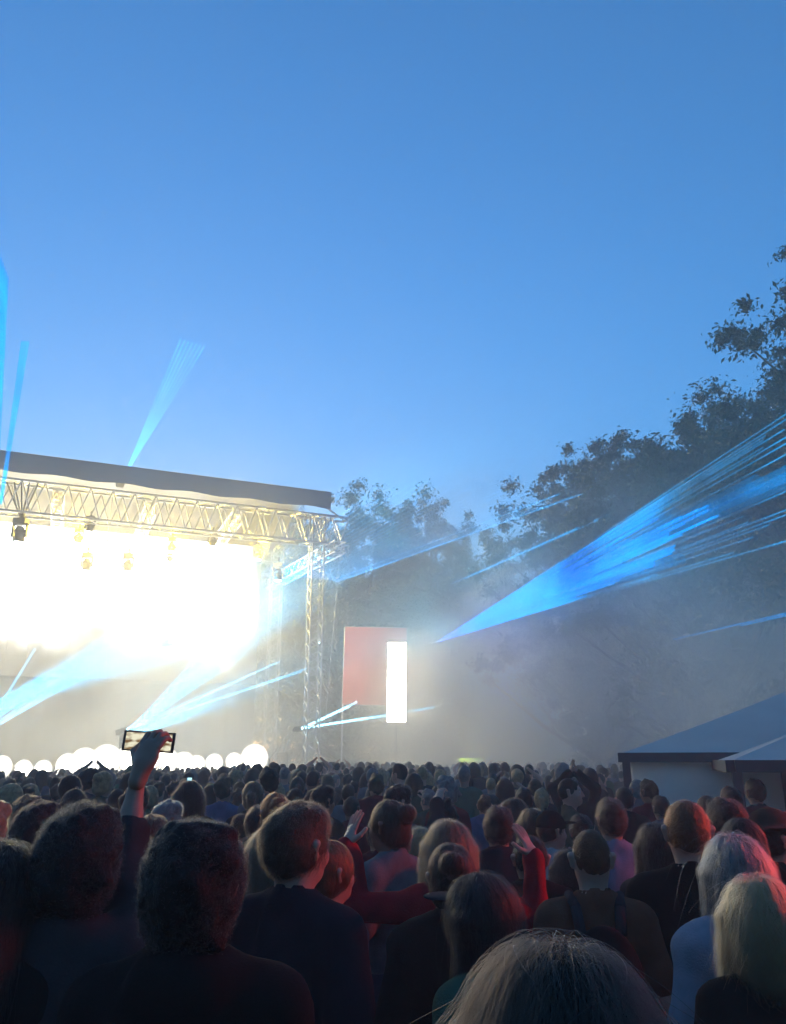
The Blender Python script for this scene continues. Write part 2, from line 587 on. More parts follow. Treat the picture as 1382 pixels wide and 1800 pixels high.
# warm work lamps inside the roof that light the trusses and the smoke
for u in (2.5, 7, 11.5, 16):
    t = moving_head(sp(u, 2.6, 12.9), 'warm wash lamp inside the stage roof, %s' % {2.5: 'nearest the right tower', 7: 'second from the right tower', 11.5: 'above the hanging lighting truss', 16: 'nearest the left edge'}[u], group='warm lamps inside the stage roof', s=.9)
    lamp('POINT', 'wash_light', Vector(sp(u, 1.5, 12.4)), 270 * STAGE_GLOW, (1, .70, .06), .25, parent=t)

# cyan beams from the stage floor
for px, py, d, aim_px, aim_py, ad_, e, ang, lb in (
        (222, 1292, 37.0, 345, 1185, 40, 36000, 18, 'stage floor lamp with a thick white cyan beam behind the raised phone'),
        (222, 1296, 37.2, 560, 1150, 30, 28000, 13, 'stage floor lamp with a long low cyan beam behind the raised phone'),
        (-40, 1275, 34.2, 90, 1200, 36, 48000, 12, 'stage floor lamp with a steep cyan beam near the left edge'),
        (-60, 1262, 34.5, 230, 1140, 38, 26000, 24, 'stage floor lamp with a shallow cyan beam near the left edge')):
    p, q = at(px, py, d), at(aim_px, aim_py, ad_)
    dv = (q - p).normalized()
    t = moving_head(p - Vector((0, 0, .55)), lb, hang=False, lens=M_LENS_CYAN, group='cyan beam lamps on the stage floor', aim=dv)
    lamp('SPOT', 'cyan_beam', p + dv * .4, e * STAGE_GLOW, (.0, .52, 1.0), .12, dv, ang, .9, parent=t)

# ------------------------------------------------------------------ side screen, light column, light bar, mast
bn = empty('side_banner', at(658, 1330, 44))
tag(bn, 'tall plain pinkish red banner beside the stage', 'banner')
c0, c1, c2, c3 = at(602, 1238, 44), at(607, 1102, 44), at(715, 1104, 44), at(714, 1240, 44)
M_RED = mat('red_fabric', (.46, .13, .115), .85, 0, .08, 1)
bv, bq = [], []
for i in range(13):
    for j in range(17):
        a, b_ = i / 12, j / 16
        p = (c0 * (1 - a) + c3 * a) * (1 - b_) + (c1 * (1 - a) + c2 * a) * b_
        bv.append((p.x, p.y - .05 * math.sin(a * 9) * (1 - b_), p.z))
for i in range(12):
    for j in range(16):
        k = i * 17 + j
        bq.append((k, k + 17, k + 18, k + 1))
o = spart(MB().raw(bv, bq), 'fabric', M_RED, bn, True)
fb = MB()
for p, q in ((c0, c1), (c1, c2), (c2, c3), (c3, c0)):
    fb.tube(Vector(p) + Vector((0, .12, 0)), Vector(q) + Vector((0, .12, 0)), .05)
fb.tube((c0.x, 44.12, 0), (c0.x, 44.12, c0.z), .05).tube((c3.x, 44.12, 0), (c3.x, 44.12, c3.z), .05)
spart(fb, 'frame', M_STEEL, bn)

lc = empty('light_column', at(698, 1335, 42.5))
tag(lc, 'upright glaring white light column in front of the red banner', 'light column')
t0, t1 = at(699, 1130, 42.5), at(696, 1269, 42.5)
mid, hh = (t0 + t1) / 2, (t0.z - t1.z)
M_COLUMN = emit_mat('column_light', (1, .95, .84), 9.0)
spart(MB().box(mid, (.98, .12, hh), Matrix.Rotation(R(.8), 3, 'Y')), 'light_panel', M_COLUMN, lc)
spart(MB().box(mid + Vector((0, .2, 0)), (1.08, .24, hh + .1), Matrix.Rotation(R(.8), 3, 'Y')).tube((t1.x, 42.75, 0), (t1.x, 42.75, t1.z), .08), 'housing', M_BLACK, lc)

lb_ = empty('light_bar', at(829, 1340, 44))
tag(lb_, 'short glowing yellow green light bar low beside the crowd', 'light bar')
pb = at(829, 1336, 44)
spart(MB().tube(pb + Vector((-.64, 0, 0)), pb + Vector((.64, 0, 0)), .1, n=12), 'tube', emit_mat('yellow_green_light', (.62, .95, .04), 1.3), lb_)
spart(MB().box(pb + Vector((0, .16, 0)), (1.36, .1, .3)).tube((pb.x - .5, pb.y + .16, 0), (pb.x - .5, pb.y + .16, pb.z), .03).tube((pb.x + .5, pb.y + .16, 0), (pb.x + .5, pb.y + .16, pb.z), .03), 'housing', M_BLACK, lb_)

ma = at(768, 1125, 43)
mast = empty('lighting_mast', (ma.x, ma.y, 0))
tag(mast, 'thin steel mast with a small platform right of the light column', 'mast')
spart(truss(MB(), (ma.x, ma.y, 0), (ma.x, ma.y, ma.z - .2), .22, .22, .5, .02, .012, up=(0, 1, 0)), 'pole', M_STEEL, mast)
spart(MB().box((ma.x, ma.y, ma.z - .17), (.7, .7, .06)), 'platform', M_BLACK, mast)

# ------------------------------------------------------------------ lasers
BLUE = (.0, .32, 1.0)
M_BEAM_STRONG = beam_mat('laser_light_strong', (0, .33, 1), .075, .2, .31, .52, .15, absorb=(.48, .85, .99))
M_BEAM_MID = beam_mat('laser_light', (.0, .38, 1.0), .085, .25, .38, .62, .15)
M_BEAM_SOFT = beam_mat('laser_light_faint', (.0, .36, 1.0), .055, .3, .35, .6, .3)
M_BEAM_FILL = beam_mat('laser_light_fill', (0, .36, 1.0), .026, .24, .34, .58, .1, absorb=(.8, .93, .99))
M_BEAM_HOT = beam_mat('laser_light_hot', (.10, .55, 1.0), .13, .4, .3, .6, .35)
M_BEAM_GLARE = beam_mat('laser_light_glare', (.2, .7, 1.0), .3, .4, .3, .6, .5)
M_BEAM_SKY = beam_mat('laser_light_sky', (0, .36, 1), .10, .22, .37, .6, .25, absorb=(.55, .85, .98))


def projector(p, aim, label, group=None):
    t = empty('laser_projector', p)
    tag(t, label, 'laser', group or 'laser projectors')
    a = np.array(aim, float); a /= np.linalg.norm(a)
    rot = Vector(a).to_track_quat('Y', 'Z').to_matrix()
    MB().box(-a * .26, (.34, .5, .22), rot).build('housing', M_BLACK, t)
    MB().tube(-a * .01, a * .03, .06, .06, 10).build('lens', M_LENS_CYAN, t)
    return t


def beams(t, p, segs, m, r0=.02, r1=.02):
    for (dirv, s0, s1) in segs:
        d = Vector(dirv)
        k0, k1 = s0, s1
        ra, rb = r0 + (r1 - r0) * k0, r0 + (r1 - r0) * k1
        me = MB().tube(d * k0, d * k1, ra, rb, 5, False).mesh('laser_beam', [m], True)
        link('laser_beam', me, t)


# big fan over the crowd on the right
p = at(768, 1129, 43)
t = projector(p, at(1400, 790, 12) - p, 'laser projector on the mast throwing the big bright blue fan to the right')
segs = []
for k in range(100):
    f = (k + rng.uniform(-.4, .4)) / 99
    py = 700 + f * 225
    q = at(1440, py, 13) - p
    dense = 1.0 - abs(f - .55)
    segs.append((q, .02, .84 - .35 * abs(f - .5) + rng.uniform(-.22, .10)))
beams(t, p, segs, M_BEAM_STRONG, .014, .028)
segs = []
for k in range(16):
    f = (k + .5) / 16
    segs.append((at(1440, 705 + f * 215, 13) - p, .02, .93 - .3 * abs(f - .5) + rng.uniform(-.2, .1)))
beams(t, p, segs, M_BEAM_FILL, .03, .16)
segs = []
for k in range(34):
    f = (k + rng.uniform(-.3, .3)) / 33
    q = at(1440, 698 + f * 235, 13) - p
    s = rng.uniform(.1, .7)
    segs.append((q, s, min(1.15, s + rng.uniform(.25, .6))))
segs += [(at(1440, 690, 13) - p, .02, 1.1), (at(1440, 700, 13) - p, .05, 1.1), (at(1440, 925, 13) - p, .0, .8)]
beams(t, p, segs, M_BEAM_MID, .02, .014)
# fan crossing in front of the far trees
p = at(300, 1128, 41)
t = projector(p, at(1000, 850, 30) - p, 'laser projector inside the stage throwing a wide pale blue sheet before the far trees')
segs = []
for k in range(26):
    f = k / 25
    q = at(1020 - 330 * f ** 1.2, 868 - 30 * f, 30) - p
    segs.append((q, .47, 1.0 - .1 * rng.random()))
beams(t, p, segs, M_BEAM_SOFT, .035, .03)
segs = [(at(1025, 868, 30) - p, .47, 1.0), (at(1015, 872, 30) - p, .5, .96), (at(985, 868, 30) - p, .5, 1.0)]
beams(t, p, segs, M_BEAM_MID, .03, .02)
# single thin beams
p = at(560, 1130, 43)
t = projector(p, at(1070, 905, 28) - p, 'laser projector at the right stage tower with one soft beam across the dark trees')
beams(t, p, [(at(1072, 903, 28) - p, .55, 1.0), (at(1066, 908, 28) - p, .6, .98)], M_BEAM_MID, .03, .03)
p = at(900, 1190, 45)
t = projector(p, at(1382, 1078, 20) - p, 'laser projector below the trees with one thin cyan beam at the right edge')
beams(t, p, [(at(1400, 1074, 20) - p, .74, 1.0), (at(1400, 1078, 20) - p, .9, 1.0)], M_BEAM_STRONG, .03, .02)
# V of beams before the banner
p = at(532, 1280, 41)
t = projector(p, at(700, 1250, 38) - p, 'laser projector before the red banner with two glaring cyan beams in a V')
segs = [(at(628, 1234, 39.5) - p, 0, 1), (at(620, 1240, 39.5) - p, 0, .95), (at(612, 1242, 39.5) - p, 0, 1), (at(765, 1243, 38) - p, 0, .5), (at(765, 1243, 38) - p, 0, 1), (at(763, 1246, 38) - p, 0, .8)]
beams(t, p, segs, M_BEAM_GLARE, .05, .05)
# low pair on stage
p = at(225, 1282, 37)
t = projector(p, at(540, 1175, 36) - p, 'laser projector on the stage floor with long thin beams behind the raised phone')
segs = [(at(540, 1175, 36) - p, 0, 1), (at(530, 1181, 36) - p, 0, 1), (at(492, 1163, 36) - p, 0, 1), (at(485, 1168, 36) - p, 0, .8), (at(302, 1222, 36) - p, 0, .9), (at(300, 1216, 36) - p, 0, 1), (at(296, 1222, 36) - p, 0, .8), (at(330, 1195, 36) - p, 0, 1)]
beams(t, p, segs, M_BEAM_HOT, .04, .035)
p = at(-30, 1290, 33)
t = projector(p, at(190, 1165, 33) - p, 'laser projector beyond the left edge with thin beams over the stage')
segs = [(at(190, 1165, 33) - p, 0, 1), (at(80, 1222, 33) - p, .3, 1), (at(76, 1228, 33) - p, .3, 1), (at(70, 1226, 33) - p, .4, 1), (at(30, 1232, 33) - p, 0, 1), (at(62, 1140, 33) - p, .1, 1), (at(120, 1180, 33) - p, .2, 1)]
beams(t, p, segs, M_BEAM_HOT, .045, .045)
# bundle rising over the roof, and the bright one at the left edge
p = at(216, 842, 36.5)
t = projector(p, at(345, 600, 30) - p, 'laser projector on the stage roof with a slanting bundle of pale beams in the sky')
segs = []
for k in range(7):
    q = at(318 + 7 * k, 596 + 2 * k, 30) - p
    segs.append((q, .0, .45 + .5 * rng.random()))
    segs.append((q, .0, 1.0))
beams(t, p, segs, M_BEAM_SOFT, .035, .04)
p = at(-10, 960, 33)
t = projector(p, at(5, 420, 20) - p, 'laser projector at the left edge with a bright upright bundle of beams in the sky')
segs = []
for k in range(8):
    q = at(-8 + 3.0 * k, 430 + 8 * k, 20) - p
    segs.append((q, .1, 1.0))
for k in range(3):
    segs.append((at(40 + 5 * k, 600, 24) - p, .25, 1.0))
beams(t, p, segs, M_BEAM_SKY, .05, .05)

# ------------------------------------------------------------------ smoke
def smoke(name, lo, hi, m):
    lo, hi = np.array(lo, float), np.array(hi, float)
    o = MB().box((0, 0, 0), hi - lo).build(name, m, None)
    o.location = (lo + hi) / 2
    return tag(o, kind='stuff')


SMOKE = True
if SMOKE:
    smoke('smoke', (-27, 29, .2), (-.5, 52, 18.5), smoke_mat('stage_smoke', (.98, .97, .95), .10, .16, .34, .68))
    smoke('smoke', (-3.5, 13, .1), (36, 50, 13), smoke_mat('drifting_smoke', (1, .94, .80), .18, .13, .38, .68))

    smoke('smoke', (-3, 24, .1), (30, 46, 13.0), smoke_mat('low_smoke', (1, .94, .80), .50, .17, .50, .64, detail=5))

# ------------------------------------------------------------------ trees
def leaf_clumps(cs, rad, per, size, r):
    """Leaf faces: two-triangle bent leaves scattered through each clump."""
    n = len(cs) * per
    c = np.repeat(cs, per, 0)
    rr = np.repeat(rad, per)
    d = r.normal(size=(n, 3)); d /= np.linalg.norm(d, axis=1)[:, None]
    pos = c + d * (rr * np.minimum(np.abs(r.normal(0, .44, n)), 1.15))[:, None] * np.array([1, 1, .72])
    nrm = r.normal(size=(n, 3)) + d * .8 + np.array([0, 0, .4]); nrm /= np.linalg.norm(nrm, axis=1)[:, None]
    a = np.cross(nrm, r.normal(size=(n, 3))); a /= np.linalg.norm(a, axis=1)[:, None]
    b = np.cross(nrm, a)
    s = (size * r.uniform(.4, 1.45, n))[:, None]
    V = np.stack([pos - a * s, pos + b * s * .45 + nrm * s * .15, pos + a * s, pos - b * s * .45 + nrm * s * .15], 1).reshape(-1, 3)
    return V, np.arange(n * 4).reshape(n, 4)


def tree_meshes(seed, height, crown_r, crown_lo, n_clump, per, size, leaf):
    r = np.random.default_rng(seed)
    tb = MB()
    top = height * .8
    base_r = height * .018 + .06
    pts, rad = [], []
    x = y = 0.0
    for k in range(8):
        f = k / 7
        pts.append((x, y, f * top)); rad.append(base_r * (1 - f) ** .8 + .03)
        x += r.normal(0, .16); y += r.normal(0, .16)
    tb.path(pts, rad, 8)
    cs = []
    cz = (height + crown_lo) / 2; hz_ = (height - crown_lo) / 2
    for k in range(n_clump):
        while True:
            d = r.normal(size=3); d /= np.linalg.norm(d)
            f = r.uniform(.3, 1.0) ** .5
            wob = 1 + .28 * math.sin(3 * math.atan2(d[1], d[0]) + seed) + .16 * math.sin(5 * d[2] * 2 + seed * 2)
            p_ = np.array([d[0] * crown_r * f * wob, d[1] * crown_r * f * wob, cz + d[2] * hz_ * f * (1 - .25 * (1 - wob))])
            if p_[2] < height: break
        cs.append(p_)
    cs = np.array(cs)
    limbs = r.choice(n_clump, min(90, n_clump), replace=False)
    for k in limbs:
        f = np.clip(cs[k][2] / height * .75, .15, .72)
        i = min(6, int(f / .8 * 7 * .9))
        s0 = np.array(pts[i]); m_ = s0 * .5 + cs[k] * .5 + np.array([0, 0, -.3])
        tb.path([s0, m_, cs[k]], [rad[i] * .45, rad[i] * .28, .025], 5)
    # twigs poking out of the crown
    for k in limbs[::2]:
        o_ = cs[k] - np.array([0, 0, cz]); o_ /= np.linalg.norm(o_) + 1e-6
        tb.tube(cs[k], cs[k] + o_ * r.uniform(.6, 1.3), .02, .006, 4)
    V, Q = leaf_clumps(cs, r.uniform(.5, 1.15, n_clump) * crown_r / 5.0, per, size, r)
    return tb.mesh('trunk', [M_BARK], True), mesh_np('crown', V, [Q], [leaf], False)


TREES = [tree_meshes(3, 16, 5.0, 1.6, 440, 260, .10, M_LEAF[0]),
         tree_meshes(5, 18, 5.6, 1.4, 480, 260, .105, M_LEAF[1]),
         tree_meshes(14, 21, 5.2, 3.0, 600, 230, .10, M_LEAF[1]),
         tree_meshes(11, 14, 4.6, 1.0, 420, 260, .10, M_LEAF[2])]


def tree(kind, x, y, h, label, rz=0.0, w=1.0, group=None):
    base_h = (16, 18, 21, 14)[kind]
    t = empty('tree', (x, y, ground_z(x, y) - .05), rz)
    s = h / base_h
    t.scale = (s * w, s * w, s)
    tag(t, label, 'tree', group)
    for nm, me in zip(('trunk', 'crown'), TREES[kind]):
        link(nm, me, t)
    return t


tree(2, 19.1, 26.5, 22.6, 'tallest leafy tree rising out of the right edge of the picture', 1.1)
tree(1, 16.6, 29.5, 17.2, 'olive green broad tree behind the marquee at the right edge', .4, 1.0)
tree(3, 12.2, 30.0, 15.4, 'lighter olive tree between the dark tree and the tall right edge tree', 2.2, .9)
tree(0, 9.6, 36.5, 16.4, 'dark spreading tree whose crown stands out against the sky right of the gap', 3.6, .92)
tree(0, 11.0, 37.5, 17.2, 'dark tree half hidden behind the lighter olive tree', 5.0)
tree(1, 17.5, 36.0, 19.5, 'dense tree behind the broad olive tree on the right', 2.9)
tree(1, -2.6, 62.0, 23.0, 'far bluish tree beside the stage roof', 4.2, 1.0)
tree(0, 3.2, 60.0, 21.8, 'far bluish tree left of the gap in the tree row', .9, .85)
tree(2, -8.5, 64.0, 23.0, 'far tree peeking over the right end of the stage roof', 2.5, .9)
g_back = 'shaded trees in the row behind the stage side'
for (k, x, y, h, rz, lb) in ((3, 1.5, 54, 14, .3, 'low shaded tree directly behind the red banner'), (3, 6.0, 52, 14.5, 2.0, 'shaded hazy tree right of the light column'), (0, 10.5, 48, 13.5, 1.0, 'shaded tree behind the yellow green light bar'),
                             (3, 14.5, 45, 14, 4.0, 'hazy shaded tree under the big blue laser fan'), (0, 19.5, 43, 17, 3.0, 'tree half hidden behind the broad olive tree on the right'), (3, -3.5, 56, 14.5, 5.2, 'shaded tree seen through the right stage tower'),
                             (1, 23.5, 40, 19, .7, 'tree deep behind the tall tree at the right edge'), (3, 22, 33, 15, 1.9, 'pale hazy tree behind the marquee roof'), (3, 13.2, 38.5, 11, 5.5, 'low hazy tree left of the marquee corner')):
    tree(k, x, y, h, lb, rz, 1.05, g_back)

# the wood that closes the far side of the park behind the tree row
r_ = np.random.default_rng(98)
cs = [(x_ + r_.normal(0, 1.5), 80 + .004 * x_ * x_ + r_.normal(0, 3), h_) for x_ in np.linspace(-70, 75, 110) for h_ in (.9, 2.6, 4.6, 6.8 + r_.normal(0, .6), 8.5 + r_.normal(0, 1.2))]
V, Q = leaf_clumps(np.array(cs), r_.uniform(1.6, 2.5, len(cs)), 150, .42, r_)
tag(link('woodland', mesh_np('woodland', V, [Q], [M_LEAF[0]], False)), kind='stuff')

# unseen foliage added behind the camera to keep low sky light off the crowd
cs = []
r_ = np.random.default_rng(99)
for k in range(520):
    a = r_.uniform(R(185), R(355)); d_ = r_.uniform(27, 33)
    cs.append((d_ * math.cos(a), d_ * math.sin(a) + 2, 1 + 6.5 * r_.random() ** .8 * (1 + .15 * math.sin(a * 9))))
V, Q = leaf_clumps(np.array(cs), r_.uniform(1.3, 2.4, 520), 70, .42, r_)
tag(link('added_treeline', mesh_np('added_treeline', V, [Q], [M_LEAF[0]], False)), kind='stuff')

# ------------------------------------------------------------------ marquees
M_PVC = mat('grey_tent_roof', (.56, .51, .45), .6, 0, .14, .6, .2, 2, trans=.25)
M_WALL = mat('white_tent_wall', (.90, .87, .82), .6, 0, .08, .8, .2, 3, trans=.5)
M_GUT = mat('dark_gutter', (.03, .032, .034), .5, 0, .2)


TENT_ROT = R(-17)


def marquee(x0, y0, w, eave, rise, label, walls, band=.11):
    e1 = np.array((math.cos(TENT_ROT), math.sin(TENT_ROT))); e2 = np.array((-e1[1], e1[0]))
    c_ = np.array((x0, y0)) + w * (e1 + e2)
    t = empty('marquee', (c_[0], c_[1], 0), TENT_ROT)
    tag(t, label, 'marquee', 'grey roofed marquees')
    n = 14
    for k in range(4):
        V, Q = [], []
        for i in range(n + 1):
            f = i / n
            half = w * (1 - f)
            z = eave + rise * (f * .82 + .18 * f ** 2.4)
            for j in range(n + 1):
                g = j / n * 2 - 1
                sag = -.05 * math.sin(math.pi * f) * math.cos(g * math.pi / 2)
                pnt = np.array([g * half, -half, z + sag])
                c, s = math.cos(k * math.pi / 2), math.sin(k * math.pi / 2)
                V.append((c * pnt[0] - s * pnt[1], s * pnt[0] + c * pnt[1], pnt[2]))
        for i in range(n):
            for j in range(n):
                a = i * (n + 1) + j
                Q.append((a, a + 1, a + n + 2, a + n + 1))
        MB().raw(V, Q).build('roof_panel', M_PVC, t, True)
    e = w + .02
    for k in range(4):
        c, s = math.cos(k * math.pi / 2), math.sin(k * math.pi / 2)
        rot = Matrix.Rotation(k * math.pi / 2, 3, 'Z')
        MB().box((s * e, -c * e, eave - band / 2), (2 * e - .08, .08, band), rot).build('valance', M_GUT, t)
    for sx in (-1, 1):
        for sy in (-1, 1):
            MB().box((sx * (w - .03), sy * (w - .03), (eave - band) / 2), (.09, .09, eave - band)).build('post', M_GUT, t)
    for side in walls:
        V, Q = [], []
        m = int(w * 16)
        for i in range(m + 1):
            g = i / m * 2 - 1
            dpt = .035 * math.sin(i * 1.3) + .02 * math.sin(i * .37 + 1)
            for z in (.02, .7, 1.4, eave - band):
                pnt = np.array([g * (w - .08), -(w - .1) + dpt * (1 - z / eave * .7), z])
                k = 'frbl'.index(side) if False else {'front': 0, 'right': 1, 'back': 2, 'left': 3}[side]
                c, s = math.cos(k * math.pi / 2), math.sin(k * math.pi / 2)
                V.append((c * pnt[0] - s * pnt[1], s * pnt[0] + c * pnt[1], pnt[2]))
        for i in range(m):
            for j in range(3):
                a = i * 4 + j
                Q.append((a, a + 4, a + 5, a + 1))
        MB().raw(V, Q).build('wall', M_WALL, t, True)
    return t


mq = marquee(2.76, 10.0, 5.0, 1.985, 2.15, 'large grey roofed marquee with a pale side wall behind the crowd on the right', ('front', 'left', 'back'))
MB().box((-3.25, -5.04, .93), (.09, .05, 1.84)).build('post', M_GUT, mq)
marquee(3.25, 8.0, 3.0, 1.9, 1.36, 'smaller nearer marquee with a dark valance, overlapping the large one at the right edge', ('right',), .11)

# ------------------------------------------------------------------ people: implicit surfaces meshed with surface nets
def vnoise(P, seed=0):
    """Smooth value noise in -1..1 on an (n,3) array."""
    P = np.asarray(P, float) + seed * 17.31
    i = np.floor(P).astype(np.int64)
    f = P - i
    f = f * f * (3 - 2 * f)
    out = np.zeros(len(P))
    for dx in (0, 1):
        for dy in (0, 1):
            for dz in (0, 1):
                h = ((i[:, 0] + dx) * 73856093) ^ ((i[:, 1] + dy) * 19349663) ^ ((i[:, 2] + dz) * 83492791)
                h = (h ^ (h >> 13)) * 1274126177 & 0x7fffffff
                w = (f[:, 0] if dx else 1 - f[:, 0]) * (f[:, 1] if dy else 1 - f[:, 1]) * (f[:, 2] if dz else 1 - f[:, 2])
                out += w * (h / 0x7fffffff * 2 - 1)
    return out


def cap(a, b, ra, rb=None, k=.02):
    return ('c', np.array(a, float), np.array(b, float), ra, ra if rb is None else rb, k)


def ell(c, r, k=.02):
    return ('e', np.array(c, float), np.array(r, float), k)


def neg(p):
    return ('-', p)


def prim_d(p, P):
    if p[0] == 'c':
        _, a, b, ra, rb, _k = p
        ba = b - a
        h = np.clip(((P - a) @ ba) / max(ba @ ba, 1e-12), 0, 1)
        return np.linalg.norm(P - a - h[..., None] * ba, axis=-1) - (ra + (rb - ra) * h)
    _, c, r, _k = p
    q = (P - c) / r
    k0 = np.linalg.norm(q, axis=-1)
    k1 = np.linalg.norm(q / r, axis=-1) + 1e-9
    return k0 * (k0 - 1) / k1


def prim_box(p):
    if p[0] == 'c':
        m = max(p[3], p[4])
        return np.minimum(p[1], p[2]) - m, np.maximum(p[1], p[2]) + m
    return p[1] - p[2], p[1] + p[2]


def smin(a, b, k):
    h = np.clip(.5 + .5 * (b - a) / k, 0, 1)
    return b + (a - b) * h - k * h * (1 - h)


def inflate(prims, t):
    out = []
    for p in prims:
        if p[0] == 'c': out.append(('c', p[1], p[2], p[3] + t, p[4] + t, p[5]))
        elif p[0] == 'e': out.append(('e', p[1], p[2] + t, p[3]))
    return out


def mesh_sdf(prims, h, cut=None):
    """prims -> (V, quads). cut(P, d) may change the distance before meshing."""
    boxes = [prim_box(p) for p in prims if p[0] != '-']
    lo = np.min([b[0] for b in boxes], 0) - 3 * h
    hi = np.max([b[1] for b in boxes], 0) + 3 * h
    n = np.ceil((hi - lo) / h).astype(int) + 1
    D = np.full(n, .3, np.float32)
    ax = [lo[i] + np.arange(n[i]) * h for i in range(3)]
    for p in prims:
        sub = p[0] == '-'
        q = p[1] if sub else p
        k = q[-1]
        b0, b1 = prim_box(q)
        mg = k + 3 * h
        i0 = np.maximum(0, np.floor((b0 - mg - lo) / h).astype(int))
        i1 = np.minimum(n, np.ceil((b1 + mg - lo) / h).astype(int) + 1)
        if np.any(i1 <= i0): continue
        sl = tuple(slice(i0[j], i1[j]) for j in range(3))
        P = np.stack(np.meshgrid(ax[0][sl[0]], ax[1][sl[1]], ax[2][sl[2]], indexing='ij'), -1)
        d = prim_d(q, P)
        D[sl] = -smin(-D[sl], d, k) if sub else smin(D[sl], d, k)
    if cut is not None:
        P = np.stack(np.meshgrid(*ax, indexing='ij'), -1)
        D = cut(P, D)
    D[0], D[-1] = .3, .3
    D[:, 0], D[:, -1] = .3, .3
    D[:, :, 0], D[:, :, -1] = .3, .3
    s = D < 0
    cnt = np.zeros(n - 1, np.int8)
    offs = [(i, j, k) for i in (0, 1) for j in (0, 1) for k in (0, 1)]
    for (i, j, k) in offs:
        cnt += s[i:n[0] - 1 + i, j:n[1] - 1 + j, k:n[2] - 1 + k]
    act = np.argwhere((cnt > 0) & (cnt < 8))
    idx = np.full(n - 1, -1, np.int32)
    idx[tuple(act.T)] = np.arange(len(act))
    acc = np.zeros((len(act), 3)); num = np.zeros(len(act))
    for o0 in offs:
        for a in range(3):
            if o0[a]: continue
            o1 = list(o0); o1[a] = 1
            v0 = D[act[:, 0] + o0[0], act[:, 1] + o0[1], act[:, 2] + o0[2]]
            v1 = D[act[:, 0] + o1[0], act[:, 1] + o1[1], act[:, 2] + o1[2]]
            x = (v0 < 0) != (v1 < 0)
            t = np.where(x, v0 / np.where(x, v0 - v1, 1), 0)
            pt = np.tile(np.array(o0, float), (len(act), 1)); pt[:, a] += t
            acc += pt * x[:, None]; num += x
    V = lo + (act + acc / num[:, None]) * h
    quads = []
    for a in range(3):
        b, c = (a + 1) % 3, (a + 2) % 3
        sl0 = [slice(1, -1)] * 3; sl0[a] = slice(0, -1)
        sl1 = [slice(1, -1)] * 3; sl1[a] = slice(1, None)
        s0, s1 = s[tuple(sl0)], s[tuple(sl1)]
        e = np.argwhere(s0 != s1)
        if not len(e): continue
        ins = s0[tuple(e.T)]
        e = e.copy()
        for j in range(3):
            if j != a: e[:, j] += 1
        q = []
        for db, dc in ((-1, -1), (0, -1), (0, 0), (-1, 0)):
            cc = e.copy(); cc[:, b] += db; cc[:, c] += dc
            q.append(idx[cc[:, 0], cc[:, 1], cc[:, 2]])
        q = np.stack(q, 1)
        q[~ins] = q[~ins][:, ::-1]
        quads.append(q)
    return V, np.concatenate(quads)


def head_prims(fine=True):
    P = [ell((0, -.008, 1.648), (.075, .096, .102), .03), ell((0, .03, 1.600), (.061, .068, .085), .03), ell((0, .055, 1.555), (.038, .044, .030), .03),
         cap((0, -.018, 1.42), (0, -.008, 1.57), .060, .054, .03)]
    if fine:
        P += [cap((-.033, .084, 1.659), (.033, .084, 1.659), .011, None, .014), ell((.040, .066, 1.605), (.024, .022, .026), .02), ell((-.040, .066, 1.605), (.024, .022, .026), .02)]
        P += [neg(ell((.031, .106, 1.640), (.017, .018, .013), .012)), neg(ell((-.031, .106, 1.640), (.017, .018, .013), .012))]
        P += [ell((.031, .078, 1.640), (.0135, .0135, .0135), .002), ell((-.031, .078, 1.640), (.0135, .0135, .0135), .002)]
        P += [cap((0, .094, 1.645), (0, .116, 1.606), .008, .012, .012), ell((.012, .106, 1.600), (.009, .010, .008), .008), ell((-.012, .106, 1.600), (.009, .010, .008), .008),
              ell((0, .094, 1.572), (.023, .010, .006), .006), ell((0, .092, 1.561), (.020, .010, .007), .006)]
        for s in (-1, 1):
            P += [cap((s * .076, -.012, 1.612), (s * .084, -.020, 1.652), .011, .015, .008), neg(ell((s * .094, -.006, 1.636), (.010, .010, .016), .006))]
    else:
        P += [cap((0, .094, 1.645), (0, .116, 1.604), .010, .013, .012), ell((.08, -.012, 1.63), (.012, .022, .032), .01), ell((-.08, -.012, 1.63), (.012, .022, .032), .01)]
    return P


def torso_prims(f=False):
    sw = .92 if f else 1.0
    return [ell((0, 0, .97), (.165 if not f else .17, .115, .13), .06), ell((0, .005, 1.11), (.138 * sw, .098, .14), .06), ell((0, .0, 1.29), (.165 * sw, .112, .17), .06),
            cap((-.15 * sw, -.012, 1.415), (.15 * sw, -.012, 1.415), .058, None, .05), cap((0, -.022, 1.50), (.135 * sw, -.018, 1.435), .042, .036, .04), cap((0, -.022, 1.50), (-.135 * sw, -.018, 1.435), .042, .036, .04)] + \
        ([ell((.07, .085, 1.27), (.06, .05, .06), .04), ell((-.07, .085, 1.27), (.06, .05, .06), .04)] if f else [])


ARMS = {
    'down': (((.225, -.03, 1.14), (.245, .05, .90)), ((-.225, -.03, 1.14), (-.245, .05, .90))),
    'bent': (((.225, -.02, 1.14), (.12, .20, 1.17)), ((-.225, -.02, 1.14), (-.12, .20, 1.15))),
    'phone': (((.035, .25, 1.62), (.045, .29, 1.865)), ((-.225, -.02, 1.14), (-.13, .20, 1.15))),
    'wide': (((.40, .03, 1.36), (.40, .07, 1.61)), ((-.43, .03, 1.40), (-.47, .07, 1.66))),
    'peak': (((.26, .04, 1.66), (.04, .05, 1.86)), ((-.26, .04, 1.66), (-.04, .05, 1.86))),
    'snap': (((.21, .16, 1.40), (.15, .27, 1.64)), ((-.225, -.03, 1.14), (-.245, .05, .90))),
}


